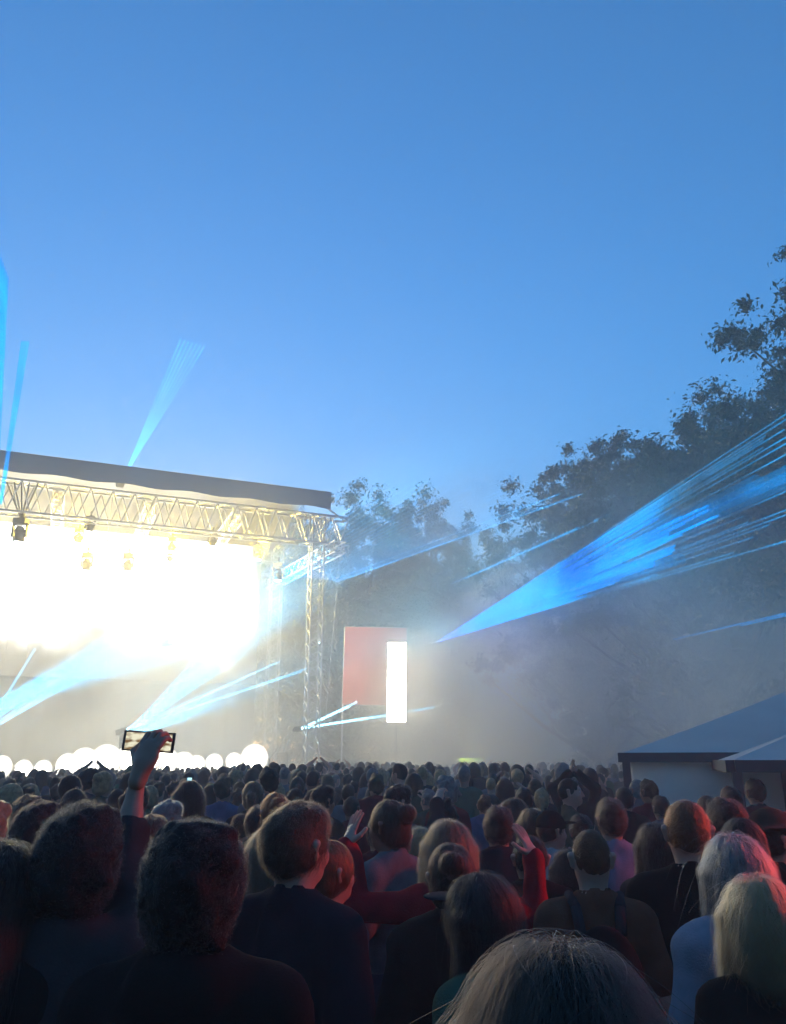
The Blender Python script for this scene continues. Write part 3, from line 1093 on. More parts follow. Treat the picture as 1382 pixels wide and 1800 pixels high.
def arm_prims(pose, f=False, part='all'):
    P = []
    for i, s in ((0, 1), (1, -1)):
        e, w = [np.array(q, float) for q in ARMS[pose][i]]
        sh = np.array((s * (.175 * (.93 if f else 1)), -.012, 1.405 if e[2] < 1.45 else 1.43))
        k = .9 if f else 1
        P.append(cap(sh, e, .052 * k, .041 * k, .03))
        if part == 'all':
            P.append(cap(e, w, .041 * k, .027 * k, .02))
            P.append(cap(e + (w - e) * .15, e + (w - e) * .45, .040 * k, .037 * k, .03))
    return P


def leg_prims():
    P = []
    for s in (-1, 1):
        P += [cap((s * .09, 0, .93), (s * .095, .01, .50), .085, .055, .04), cap((s * .095, .01, .50), (s * .10, -.02, .09), .053, .036, .03), ell((s * .097, -.025, .36), (.05, .055, .12), .04),
              cap((s * .10, -.03, .045), (s * .115, .15, .035), .042, .033, .03)]
    return P


def hand_mesh(curl, spread=1.0, thumb=.5):
    """A right hand: wrist at the origin, fingers along +Z, palm facing +Y, thumb on the -X side."""
    P = [ell((0, 0, .045), (.041, .017, .05), .012), cap((0, 0, -.03), (0, 0, .02), .026, .026, .02)]
    for x, L, a in ((-.030, .072, -.10), (-.010, .080, -.02), (.011, .075, .05), (.030, .060, .13)):
        p = np.array((x, 0, .085 - abs(x) * .25))
        ang = 0
        for seg, fr, c in ((0, .45, .55), (1, .32, 1.0), (2, .23, .8)):
            ang += curl * c
            d = np.array((math.sin(a * spread) * math.cos(ang), math.sin(ang), math.cos(ang)))
            q = p + d * L * fr
            P.append(cap(p, q, .0095 - .001 * seg, .0088 - .001 * seg, .003))
            p = q
    b = np.array((-.030, .006, .022))
    m = b + np.array((-.032, .012, .030)); t = m + np.array((-.012 + .016 * thumb, .012 + .012 * thumb, .034))
    P += [cap(b, m, .014, .011, .008), cap(m, t, .0105, .009, .004)]
    return mesh_sdf(P, .0045)


HANDS = {'relaxed': hand_mesh(.30), 'grip': hand_mesh(.75, .6, 1.0), 'open': hand_mesh(.10, 1.6, 0.0)}


def place_hand(kind, side, w, fwd, palm):
    V, Q = HANDS[kind]
    V = V.copy(); Q = Q.copy()
    if side < 0:
        V[:, 0] *= -1; Q = Q[:, ::-1]
    z = np.array(fwd, float); z /= np.linalg.norm(z)
    y = np.array(palm, float); y -= z * (y @ z); y /= np.linalg.norm(y)
    x = np.cross(y, z)
    return V @ np.stack([x, y, z]) + np.array(w), Q


def fold_noise(V, amp, seed, sc=9.0):
    """Pushes cloth in and out in soft diagonal folds."""
    c = V.copy()
    a = vnoise(c * np.array([sc, sc, sc * .55]) + vnoise(c * 5, seed)[:, None] * .8, seed) * amp
    a += vnoise(c * np.array([sc * 2.3, sc * 2.3, sc * 1.5]), seed + 3) * amp * .4
    ctr = np.array([0, 0, 0]) + V * np.array([0, 0, 1])
    d = V - ctr; L = np.linalg.norm(d, axis=1)[:, None] + 1e-6
    return V + d / L * a[:, None]


M_SKIN = [mat('skin_pale', (.36, .20, .14), .5, 0, .08, 14, .1, 120, spec=.4), mat('skin_tan', (.27, .145, .095), .5, 0, .08, 14, .1, 120, spec=.4), mat('skin_brown', (.16, .08, .05), .5, 0, .08, 14, .1, 120, spec=.4)]
M_EYE = mat('eye', (.35, .34, .33), .2, 0, .3, 80)
CLOTH = {}


def cloth(name):
    if name in CLOTH: return CLOTH[name]
    c = {'black': (.007, .007, .007), 'charcoal': (.028, .028, .030), 'navy': (.011, .012, .018), 'grey': (.10, .10, .105), 'pale grey': (.24, .24, .24), 'maroon': (.10, .010, .014), 'red': (.24, .008, .014),
         'green': (.035, .085, .055), 'olive': (.05, .05, .03), 'brown': (.05, .03, .02), 'pale blue': (.22, .225, .26), 'denim blue': (.06, .08, .14), 'mauve': (.20, .16, .21), 'white': (.5, .5, .49),
         'pink': (.33, .20, .24), 'dark jeans': (.02, .025, .045), 'rust': (.12, .045, .025), 'slate': (.05, .06, .085)}[name]
    CLOTH[name] = mat('cloth_' + name.replace(' ', '_'), c, 1.0, 0, .18, 12, .35, 160, sheen=0, spec=.08)
    return CLOTH[name]


HAIRC = {'black': (.005, .0045, .004), 'dark brown': (.012, .008, .006), 'brown': (.032, .02, .012), 'light brown': (.07, .045, .026), 'blond': (.25, .155, .075), 'grey': (.125, .115, .105), 'auburn': (.10, .035, .015)}
_hair_m = {}


def hair_mat(c):
    if c not in _hair_m:
        m = mat('hair_' + c.replace(' ', '_'), HAIRC[c], .6, 0, .35, 30, .6, 150, spec=.15)
        _hair_m[c] = m
    return _hair_m[c]


# bodies ------------------------------------------------------------
SKIN_BODY = {}


def body_mesh(sex, pose):
    key = (sex, pose)
    if key in SKIN_BODY: return SKIN_BODY[key]
    f = sex == 'f'
    hv, hq = mesh_sdf(head_prims(), .0058, lambda P, D: np.maximum(D, 1.452 - P[..., 2]))
    tv, tq = mesh_sdf(inflate(torso_prims(f) + arm_prims(pose, f) + leg_prims(), -.004) + [cap((0, -.018, 1.40), (0, -.012, 1.50), .058, .054, .03)], .017)
    parts = [(hv, hq), (tv, tq)]
    for i, s in ((0, 1), (1, -1)):
        e, w = [np.array(q, float) for q in ARMS[pose][i]]
        d = w - e
        if pose == 'phone' and s == 1: parts.append(place_hand('grip', s, w + np.array((.012, -.02, 0)), d + np.array((.05, 0, 0)), (.35, 1, 0)))
        elif pose == 'wide': parts.append(place_hand('open', s, w, d + np.array((-s * .12, .02, 0)), (-s * .8, .5, 0)))
        elif pose == 'peak': parts.append(place_hand('open', s, w, (-s * .25, 0, 1), (-s, .2, 0)))
        elif pose == 'snap' and s == 1: parts.append(place_hand('grip', s, w, d, (-.3, 1, 0)))
        else: parts.append(place_hand('relaxed', s, w, d, (-s, .2, 0)))
    Vs, Qs, n = [], [], 0
    for v, q in parts:
        Vs.append(v); Qs.append(q + n); n += len(v)
    V, Q = np.concatenate(Vs), np.concatenate(Qs)
    cen = V[Q].mean(1)
    mi = np.zeros(len(Q), int)
    for sx in (-1, 1):
        mi[np.linalg.norm(cen - np.array((sx * .031, .078, 1.640)), axis=1) < .0146] = 1
    SKIN_BODY[key] = mesh_np('person', V, [Q], [M_SKIN[0], M_EYE], True, mi)
    return SKIN_BODY[key]


TOPS = {}


def top_mesh(sex, pose, kind):
    """kind: tee, jacket, hoodie."""
    key = (sex, pose, kind)
    if key in TOPS: return TOPS[key]
    f = sex == 'f'
    t = {'tee': .013, 'jacket': .024, 'hoodie': .026}[kind]
    P = torso_prims(f)
    if kind == 'tee':
        A = []
        for p in arm_prims(pose, f, 'upper'):
            A.append(cap(p[1], p[1] + (p[2] - p[1]) * .72, p[3] + .004, p[4] + .014, .03))
    else:
        A = []
        for i, s in ((0, 1), (1, -1)):
            e, w = [np.array(q, float) for q in ARMS[pose][i]]
            full = arm_prims(pose, f)
            up, lowa = full[i * 3], full[i * 3 + 1]
            A.append(up)
            stop = .30 if (pose == 'phone' and s == 1) else .93
            A.append(cap(lowa[1], lowa[1] + (lowa[2] - lowa[1]) * stop, lowa[3] + .004, lowa[4] + .008, .025))
    P = inflate(P + A, t)
    ncl = cap((0, -.016, 1.40), (0, .02, 1.64), .060, .074, .004)
    if kind == 'hoodie':
        P += [ell((0, -.085, 1.475), (.105, .06, .065), .04), cap((.07, -.01, 1.50), (.05, .06, 1.46), .028, .022, .03), cap((-.07, -.01, 1.50), (-.05, .06, 1.46), .028, .022, .03)]
    if kind == 'jacket':
        P += [cap((-.045, -.055, 1.505), (.045, -.055, 1.505), .026, None, .02), cap((.055, -.05, 1.505), (.065, .03, 1.48), .022, .016, .02), cap((-.055, -.05, 1.505), (-.065, .03, 1.48), .022, .016, .02)]

    def cut(Pt, D):
        D = np.maximum(D, (.84 if kind != 'tee' else .90) - Pt[..., 2])
        return np.maximum(D, -prim_d(ncl, Pt))
    V, Q = mesh_sdf(P, .0145, cut)
    V = fold_noise(V, .013 if kind == 'tee' else .018, len(TOPS) + 1)
    TOPS[key] = mesh_np({'tee': 't_shirt', 'jacket': 'jacket', 'hoodie': 'hoodie'}[kind], V, [Q], [cloth('black')])
    return TOPS[key]


V, Q = mesh_sdf(inflate([ell((0, 0, .97), (.165, .115, .12), .06)] + [p for p in leg_prims() if not (p[0] == 'c' and p[1][2] < .06)], .016), .02, lambda P, D: np.maximum(np.maximum(D, P[..., 2] - 1.02), .10 - P[..., 2]))
TROUSERS = mesh_np('trousers', fold_noise(V, .010, 40), [Q], [cloth('dark jeans')])
V, Q = mesh_sdf([cap((s * .10, -.045, .05), (s * .117, .165, .04), .056, .046, .03) for s in (-1, 1)], .012, lambda P, D: np.maximum(D, .002 - P[..., 2]))
SHOES = mesh_np('shoes', V, [Q], [cloth('black')])

# hair --------------------------------------------------------------
HAIR = {}


def hair_def(kind):
    """(prims, cut, noise amplitude, noise scale)"""
    sk = [ell((0, -.010, 1.650), (.0775, .099, .104), .02)]
    face = [ell((0, .105, 1.60), (.066, .075, .105), .02)]

    def short_cut(t):
        def cut(P, D):
            x, y, z = P[..., 0], P[..., 1], P[..., 2]
            D = -smin(-D, prim_d(ell((0, .115, 1.605), (.072, .075, .10), .02), P), .02)
            line = 1.552 + np.clip((y + .03) * 1.0, 0, .2) + t
            return np.maximum(D, line - z)
        return cut
    if kind == 'short':
        return inflate(sk, .005) + [ell((.006, .02, 1.706), (.064, .078, .060), .03), ell((0, -.06, 1.66), (.066, .052, .075), .03)], short_cut(0), .010, 24
    if kind == 'crop':
        return inflate(sk, .001), short_cut(.01), .002, 40
    if kind == 'stubble':
        return inflate(sk, -.0025), short_cut(.02), .001, 40
    if kind == 'curly':
        return [ell((0, -.018, 1.660), (.098, .116, .112), .03), ell((.04, -.05, 1.60), (.06, .07, .07), .04), ell((-.04, -.05, 1.60), (.06, .07, .07), .04), ell((0, .03, 1.72), (.075, .08, .06), .04)], short_cut(-.05), .020, 20
    if kind == 'afro':
        return [ell((0, -.015, 1.672), (.108, .118, .112), .03), ell((0, -.05, 1.60), (.088, .075, .085), .04)], short_cut(-.03), .020, 19
    if kind == 'long':
        return inflate(sk, .016) + [ell((0, -.062, 1.56), (.092, .062, .16), .05), ell((.01, -.085, 1.42), (.092, .05, .17), .05), cap((.083, -.01, 1.65), (.085, .0, 1.42), .03, .026, .03), cap((-.083, -.01, 1.65), (-.085, .0, 1.42), .03, .026, .03)], short_cut(-.4), .008, 20
    if kind == 'bob':
        return inflate(sk, .020) + [ell((0, -.045, 1.57), (.105, .078, .13), .05), cap((.083, 0, 1.65), (.092, .01, 1.50), .034, .034, .03), cap((-.083, 0, 1.65), (-.092, .01, 1.50), .034, .034, .03)], (lambda g: (lambda P, D: np.maximum(g(P, D), 1.468 + .01 * np.sin(P[..., 0] * 60) - P[..., 2])))(short_cut(-.4)), .006, 22
    if kind == 'bun':
        return inflate(sk, .008) + [ell((0, -.115, 1.70), (.045, .042, .042), .015), ell((0, -.05, 1.59), (.07, .06, .05), .03)], short_cut(-.03), .004, 26
    if kind == 'tail':
        return inflate(sk, .009) + [cap((0, -.11, 1.67), (0, -.15, 1.64), .028, .03, .02), cap((0, -.15, 1.64), (.005, -.14, 1.42), .034, .018, .02), ell((0, -.05, 1.59), (.07, .06, .05), .03)], short_cut(-.03), .004, 26
    raise KeyError(kind)


def hair_mesh(kind):
    if kind in HAIR: return HAIR[kind]
    P, cut, amp, sc_ = hair_def(kind)
    V, Q = mesh_sdf(P, .0085, cut)
    c = np.array((0, -.01, 1.65))
    d = V - c; d /= np.linalg.norm(d, axis=1)[:, None] + 1e-6
    V = V + d * (vnoise(V * np.array([sc_, sc_, sc_ * (.45 if kind in ('bob', 'long', 'tail') else 1)]), 5) * amp + vnoise(V * sc_ * 2.2, 9) * amp * .5)[:, None]
    HAIR[kind] = mesh_np('hair', V, [Q], [hair_mat('brown')])
    return HAIR[kind]


STRANDS = {}
_strand_m = {}


def strand_mat(c):
    if c in _strand_m: return _strand_m[c]
    m = bpy.data.materials.new('hair_strand_' + c.replace(' ', '_'))
    nt, N, L = nodes_of(m)
    N.remove(N['Principled BSDF'])
    h = N.new('ShaderNodeBsdfHairPrincipled')
    h.parametrization = 'COLOR'
    col = np.array(HAIRC[c])
    h.inputs['Color'].default_value = (*np.minimum(col * .9 + .0015, 1), 1)
    h.inputs['IOR'].default_value = 1.38
    h.inputs['Roughness'].default_value = .42
    h.inputs['Radial Roughness'].default_value = .45
    if 'Random Color' in h.inputs: h.inputs['Random Color'].default_value = .3
    L.new(h.outputs[0], N['Material Output'].inputs['Surface'])
    _strand_m[c] = m
    return m


def strands(kind, n, seg, step, lift, jit, color, fly=.003, rad=.00026, seed=1):
    """Hair strands that run down over the hair mass, some flying away from it."""
    key = (kind, n, seg, step, color, fly)
    if key in STRANDS: return STRANDS[key]
    r = np.random.default_rng(seed)
    me = hair_mesh(kind)
    nv, nf = len(me.vertices), len(me.polygons)
    V = np.zeros(nv * 3, np.float32); me.vertices.foreach_get('co', V); V = V.reshape(-1, 3)
    prims, cut, amp, sc_ = hair_def(kind)
    nl = np.zeros(nv * 3, np.float32); me.vertices.foreach_get('normal', nl); nl = nl.reshape(-1, 3)
    pick = r.integers(0, nv, n)
    P = V[pick] + r.normal(0, .003, (n, 3))
    N0 = nl[pick]
    crown = np.array((.02, .05 if kind in ('bob', 'long') else -.03, 1.76))
    pts = [P]
    target = np.abs(r.normal(0, lift, n)) + .001
    flyer = r.random(n) < fly
    ph = r.uniform(0, 6.28, n)

    def sd(X):
        D = np.full(len(X), .5)
        for q in prims: D = smin(D, prim_d(q, X), q[-1])
        return D
    cur = P.copy()
    bend = r.normal(0, jit, (n, 3))
    for k in range(seg):
        e = 1e-3
        d0 = sd(cur)
        g = np.stack([sd(cur + np.eye(3)[a] * e) - d0 for a in range(3)], 1) / e
        g /= np.linalg.norm(g, axis=1)[:, None] + 1e-6
        away = cur - crown; away[:, 2] -= .06
        d = away / (np.linalg.norm(away, axis=1)[:, None] + 1e-6) * .6 + np.array((0, 0, -.5)) + bend
        if kind in ('curly', 'afro'):
            d = r.normal(0, 1, (n, 3)) + g * .25
        d -= g * np.sum(d * g, 1)[:, None]
        d /= np.linalg.norm(d, axis=1)[:, None] + 1e-6
        tgt = target * (1 + k * .15)
        new = cur + d * step
        new += g * np.where(flyer, step * .45, np.clip(tgt - d0, -step * .6, step * .6))[:, None]
        if kind in ('curly', 'afro'):
            new += np.stack([np.sin(ph + k * 1.9), np.cos(ph + k * 1.9), np.sin(ph * 2 + k)], 1) * step * .35
        cur = new
        pts.append(cur)
    A = np.stack(pts, 1).astype(np.float32)
    hc = bpy.data.hair_curves.new('hair_strands')
    hc.add_curves([seg + 1] * n)
    hc.attributes['position'].data.foreach_set('vector', A.reshape(-1)) if 'position' in hc.attributes else hc.position_data.foreach_set('vector', A.reshape(-1))
    ra = hc.attributes.get('radius') or hc.attributes.new('radius', 'FLOAT', 'POINT')
    rr = np.tile(np.linspace(1, .35, seg + 1), n).astype(np.float32) * rad
    ra.data.foreach_set('value', rr)
    hc.materials.append(strand_mat(color))
    STRANDS[key] = hc
    return hc


SPEC_STR = {  # n, segments, step, lift, jitter
    'short': (5200, 4, .013, .005, .55), 'crop': (3400, 3, .009, .003, .6), 'stubble': (1500, 2, .003, .0008, .4), 'curly': (5200, 6, .009, .004, .5), 'afro': (6500, 6, .008, .004, .5),
    'long': (5200, 9, .030, .006, .26), 'bob': (5600, 9, .022, .006, .26), 'bun': (3600, 6, .016, .002, .2), 'tail': (3600, 7, .018, .002, .2)}
CAPM = {}


def cap_mesh(kind):
    if kind in CAPM: return CAPM[kind]
    if kind == 'cap':
        V, Q = mesh_sdf([ell((0, -.008, 1.672), (.094, .112, .102), .02), ell((0, .135, 1.690), (.072, .075, .010), .012)], .007, lambda P, D: np.maximum(D, 1.655 + np.clip(-P[..., 1] * .1, 0, .02) - P[..., 2]))
    else:
        V, Q = mesh_sdf([ell((0, -.008, 1.690), (.096, .112, .095), .03), ell((0, 0, 1.690), (.185, .20, .018), .02)], .008, lambda P, D: np.maximum(D, 1.672 + 1.6 * P[..., 0] ** 2 - P[..., 2]))
    CAPM[kind] = mesh_np('cap' if kind == 'cap' else 'brimmed_hat', V, [Q], [cloth('black')])
    return CAPM[kind]


def slot(o, m, i=0):
    o.material_slots[i].link = 'OBJECT'
    o.material_slots[i].material = m


HAIR_TOP = {'short': 1.766, 'crop': 1.757, 'stubble': 1.752, 'curly': 1.80, 'afro': 1.80, 'long': 1.772, 'bob': 1.776, 'bun': 1.766, 'tail': 1.766, 'cap': 1.776, 'hat': 1.787}
PEOPLE_XY = []


def person(x, y, ztop, label, sex='m', pose='down', hair='short', hc='dark brown', top='tee', tc='black', skin=0, yaw=0.0, hat=None, hatc='black', fuzz=1.0, group=None, trousers='dark jeans', wide=1.0):
    gz = ground_z(x, y)
    h = HAIR_TOP[hat or hair]
    s = (ztop - gz) / h
    o = link('person', body_mesh(sex, pose), None, (x, y, gz), yaw)
    o.scale = (s * wide, s * wide, s)
    tag(o, label, 'person', group)
    slot(o, M_SKIN[skin])
    t = link(TOPS_name[top], top_mesh(sex, pose, top), o); slot(t, cloth(tc))
    t = link('trousers', TROUSERS, o); slot(t, cloth(trousers))
    link('shoes', SHOES, o)
    if hair:
        hm = link('hair', hair_mesh(hair), o); slot(hm, hair_mat(hc))
        if fuzz:
            n, seg, st, lift, jit = SPEC_STR[hair]
            link('hair_strands', strands(hair, int(n * fuzz), seg, st, lift, jit, hc), hm)
    if hat:
        t = link('cap' if hat == 'cap' else 'brimmed_hat', cap_mesh(hat), o); slot(t, cloth(hatc))
    PEOPLE_XY.append((x, y))
    return o


TOPS_name = {'tee': 't_shirt', 'jacket': 'jacket', 'hoodie': 'hoodie'}


def who(px, py, d, label, **k):
    p = at(px, py, d * 1.1)
    return person(p.x, p.y, p.z, label, **k)


front = who(975, 1652, .86, 'light brown head with loose flyaway hair filling the bottom of the picture, nearest of all', hair='curly_soft', hc='light brown', top='tee', tc='black', sex='f', fuzz=1.6) if False else \
    who(975, 1652, .86, 'light brown head with loose flyaway hair at the bottom of the picture, nearest of all', hair='bob', hc='dark brown', top='tee', tc='black', sex='f', fuzz=3.6)
who(350, 1430, 1.72, 'person with a big round mop of dark curly hair and black jacket', hair='afro', hc='black', top='hoodie', tc='black', yaw=R(4))
tall = who(525, 1412, 2.45, 'broad man in a black jacket with short brown hair, head turned to red light', hair='short', hc='brown', top='tee', tc='navy', yaw=R(-32), wide=1.06)
phone_man = who(150, 1404, 2.0, 'dark haired person holding a phone up in one raised hand', hair='curly', hc='black', top='jacket', tc='charcoal', pose='phone', skin=1)
who(72, 1404, 3.4, 'person with rounded short curly hair behind the phone holder at the left edge', hair='curly', hc='dark brown', top='jacket', tc='charcoal', fuzz=.8)
who(8, 1475, 1.95, 'dark figure cut by the left edge beside the phone holder', hair='long', hc='black', top='jacket', tc='black', sex='f')
who(232, 1462, 2.45, 'long dark haired person between the phone holder and the curly mop', hair='long', hc='dark brown', top='jacket', tc='black', sex='f', yaw=R(-10))
who(268, 1434, 4.0, 'head with bright rimmed brown hair peeking behind the curly mop', hair='short', hc='brown', top='tee', tc='charcoal')
who(455, 1417, 5.0, 'brown haired head between the curly mop and the broad man', hair='short', hc='brown', top='tee', tc='rust')
who(424, 1430, 5.6, 'dark small head just right of the curly mop', hair='crop', hc='dark brown', top='tee', tc='charcoal', skin=1)
who(472, 1458, 3.5, 'long haired woman in a grey top left of the broad man', hair='long', hc='light brown', top='tee', tc='grey', sex='f')
who(582, 1475, 3.0, 'auburn haired woman half hidden by the broad man, cheek lit red', hair='tail', hc='auburn', top='tee', tc='slate', sex='f', yaw=R(-48))
arms_up = who(788, 1440, 3.35, 'woman in red with both arms raised wide', hair='bob', hc='light brown', top='jacket', tc='red', sex='f', pose='wide')
who(792, 1480, 2.75, 'person with smooth brown hair in a bun before the woman in red', hair='bun', hc='dark brown', top='jacket', tc='black', sex='f')
who(840, 1532, 2.3, 'person with long black hair, dark cap and green top', hair='long', hc='black', top='tee', tc='green', sex='f', hat='cap', hatc='charcoal', yaw=R(50))
who(700, 1438, 4.7, 'light brown haired woman in a pink shirt beyond the raised red arm', hair='bun', hc='light brown', top='tee', tc='pink', sex='f')
who(738, 1452, 5.4, 'small blond head right of the woman in the pink shirt', hair='bob', hc='blond', top='tee', tc='charcoal', sex='f', fuzz=.6)
who(665, 1436, 5.2, 'dark haired person left of the woman in the pink shirt', hair='short', hc='black', top='tee', tc='maroon', skin=1, fuzz=.6)
who(875, 1418, 4.4, 'dark brown haired person in a navy coat beside the raised red fist', hair='short', hc='dark brown', top='jacket', tc='navy')
who(930, 1468, 3.75, 'broad back in a black coat below the raised red fist', hair='crop', hc='black', top='jacket', tc='black', skin=1, wide=1.1)
who(935, 1420, 5.2, 'brown haired person between the navy coat and the capped man', hair='long', hc='brown', top='tee', tc='grey', sex='f', fuzz=.6)
who(968, 1424, 4.9, 'man in a dark cap and grey shirt looking to the right', hair='crop', hc='dark brown', top='tee', tc='pale grey', hat='cap', yaw=R(-60))
bald = who(1036, 1457, 3.0, 'man with a shaven red lit head and dark backpack', hair='stubble', hc='auburn', top='tee', tc='rust', yaw=R(-6))
who(1072, 1404, 4.55, 'brown haired man in a mauve shirt behind the shaven man', hair='short', hc='brown', top='tee', tc='mauve')
who(1203, 1406, 3.05, 'short haired man in a black shirt, right cheek lit red', hair='crop', hc='auburn', top='tee', tc='black', yaw=R(-12), wide=1.04)
who(1285, 1464, 2.55, 'long grey haired woman in a pale blue denim shirt', hair='long', hc='grey', top='jacket', tc='pale blue', sex='f')
who(1326, 1535, 2.2, 'woman with a straight blond bob and black top at the right edge', hair='bob', hc='blond', top='tee', tc='black', sex='f')
who(1273, 1404, 3.9, 'dark haired person right of the short haired man in black', hair='short', hc='dark brown', top='tee', tc='charcoal', wide=1.1)
who(1352, 1418, 3.6, 'person in a brimmed hat with a red lit face in profile at the right edge', hair='short', hc='dark brown', top='jacket', tc='black', hat='hat', hatc='brown', yaw=R(-70))
who(1325, 1369, 7.4, 'tallest dark head in front of the marquee post', hair='short', hc='black', top='tee', tc='charcoal', fuzz=.5)
who(1283, 1383, 6.6, 'dark head in front of the marquee wall, left of the tallest one', hair='short', hc='dark brown', top='tee', tc='maroon', fuzz=.5)
who(1160, 1399, 7.4, 'small dark haired person alone in front of the pale marquee wall', hair='short', hc='black', top='tee', tc='slate', fuzz=.5)
who(1242, 1397, 6.0, 'dark head between the short haired man and the marquee', hair='bun', hc='dark brown', top='tee', tc='black', sex='f', fuzz=.5)
who(1096, 1383, 6.8, 'dark haired person before the left corner post of the marquee', hair='crop', hc='black', top='jacket', tc='black', fuzz=.5)
who(1150, 1445, 3.9, 'person in a grey top left of the short haired man in black', hair='long', hc='dark brown', top='tee', tc='charcoal', sex='f', fuzz=.6)
who(1011, 1372, 9.0, 'dark figure with both hands joined overhead in a peak', hair='short', hc='black', top='jacket', tc='black', pose='peak', skin=1, fuzz=.5)
who(1300, 1436, 3.2, 'dark haired person behind the long grey haired woman', hair='tail', hc='black', top='tee', tc='black', sex='f', fuzz=.6)
who(1020, 1432, 5.3, 'head with dark hair right of the capped man', hair='short', hc='black', top='tee', tc='black', fuzz=.5)
who(1000, 1490, 4.0, 'person in a pale grey top between the black coat and the shaven man', hair='bob', hc='dark brown', top='tee', tc='pale grey', sex='f', fuzz=.6)

# things worn or held -----------------------------------------------
q = bald.matrix_basis
bp_o = empty('backpack', bald.location, bald.rotation_euler.z)
bp_o.scale = bald.scale
tag(bp_o, 'dark backpack on the back of the shaven headed man', 'backpack')
V, Q = mesh_sdf([ell((0, -.20, 1.22), (.14, .085, .21), .03), ell((0, -.26, 1.13), (.10, .05, .10), .03)], .012)
link('bag', mesh_np('bag', fold_noise(V, .006, 77), [Q], [cloth('black')]), bp_o)
for s in (-1, 1):
    sb = MB().path([(s * .075, -.15, 1.39), (s * .085, -.10, 1.475), (s * .10, -.01, 1.505), (s * .105, .09, 1.45), (s * .10, .13, 1.32)], [.022, .022, .02, .02, .02], 8)
    sb.build('strap', cloth('charcoal'), bp_o, True)


def phone(loc, rz, rx, label, lit, size=(.155, .009, .075), group=None, ry=0.0):
    t = empty('phone', loc)
    t.rotation_euler = (rx, ry, rz)
    tag(t, label, 'phone', group)
    a, b_, c_ = size
    MB().box((0, 0, 0), (a, b_, c_)).build('case', M_BLACK, t)
    MB().box((0, -b_ / 2 - .001, 0), (a * .90, .001, c_ * .84)).build('screen', lit, t)
    return t


SCREEN = bpy.data.materials.new('phone_picture')
nt, N, L = nodes_of(SCREEN)
N.remove(N['Principled BSDF'])
em = N.new('ShaderNodeEmission'); tc = N.new('ShaderNodeTexCoord'); nz = N.new('ShaderNodeTexNoise'); nz.inputs['Scale'].default_value = 3.2
L.new(tc.outputs['Generated'], nz.inputs['Vector'])
ra = N.new('ShaderNodeValToRGB')
ra.color_ramp.elements[0].position, ra.color_ramp.elements[1].position = .42, .56
ra.color_ramp.elements[0].color, ra.color_ramp.elements[1].color = (.22, .12, .05, 1), (1, .95, .7, 1)
L.new(nz.outputs['Fac'], ra.inputs['Fac']); L.new(ra.outputs[0], em.inputs['Color'])
em.inputs['Strength'].default_value = .14
L.new(em.outputs[0], N['Material Output'].inputs['Surface'])
pp = at(262, 1304, 2.54)
phone(pp, R(2), R(-4), 'phone held up sideways filming the stage, screen glowing', SCREEN, (.156, .010, .060), ry=R(3))
SCR2 = emit_mat('phone_screen_cyan', (.45, .85, 1), .25)
for px, py, d, lb in ((312, 1410, 9.5, 'small upright phone with a cyan white screen above the curly mop'),
                      (138, 1379, 11.0, 'tiny bright phone screen below the left footlights'),
                      (333, 1375, 12.0, 'tiny bright phone screen below the right footlights')):
    p = at(px, py, d)
    phone(p, 0, R(-8), lb, SCR2, (.07, .009, .145), 'phones held up in the crowd')
    person(p.x - .155, p.y - .27, p.z - .0 if d < 7 else p.z + .02, lb.replace('small upright phone with', 'dark person holding up').replace('tiny', 'dark person holding up a tiny'), pose='snap', hair='short', hc='black', top='jacket', tc='charcoal', fuzz=0, group='people holding up phones in the crowd')

# the rest of the crowd ----------------------------------------------
HCS = ['black', 'dark brown', 'dark brown', 'brown', 'brown', 'light brown', 'blond', 'grey', 'auburn']
TCS = ['black', 'black', 'charcoal', 'charcoal', 'navy', 'grey', 'slate', 'olive', 'maroon', 'denim blue', 'brown', 'grey', 'navy', 'green']


def low_person(kind, g=1.0):
    """One light mesh for a far person: skin, hair, top and trousers in four material slots."""
    f = kind % 2 == 1
    pose = ('down', 'bent', 'bent', 'down', 'peak', 'snap')[kind]
    hk = ('short', 'long', 'crop', 'bob', 'short', 'curly')[kind]
    bits = [mesh_sdf(head_prims(False) + [q for q in arm_prims(pose, f)], .026 * g),
            mesh_sdf(hair_def(hk)[0], .022 * g, hair_def(hk)[1]),
            mesh_sdf(inflate(torso_prims(f) + arm_prims(pose, f, 'upper'), .016), .036 * g, lambda P, D: np.maximum(np.maximum(D, .9 - P[..., 2]), P[..., 2] - 1.505)),
            mesh_sdf(inflate(leg_prims() + [ell((0, 0, .95), (.16, .11, .12), .05)], .014), .045 * g)]
    V, Q, M_, n = [], [], [], 0
    for i, (v, q) in enumerate(bits):
        V.append(v); Q.append(q + n); M_.append(np.full(len(q), i)); n += len(v)
    return np.concatenate(V), np.concatenate(Q), np.concatenate(M_)


LOW = [low_person(k) for k in range(6)]
LOW_FAR = [low_person(k, 1.75) for k in range(6)]
LOW_ME = [mesh_np('person', V, [Q], [M_SKIN[0], hair_mat('brown'), cloth('black'), cloth('dark jeans')], True, m) for V, Q, m in LOW]

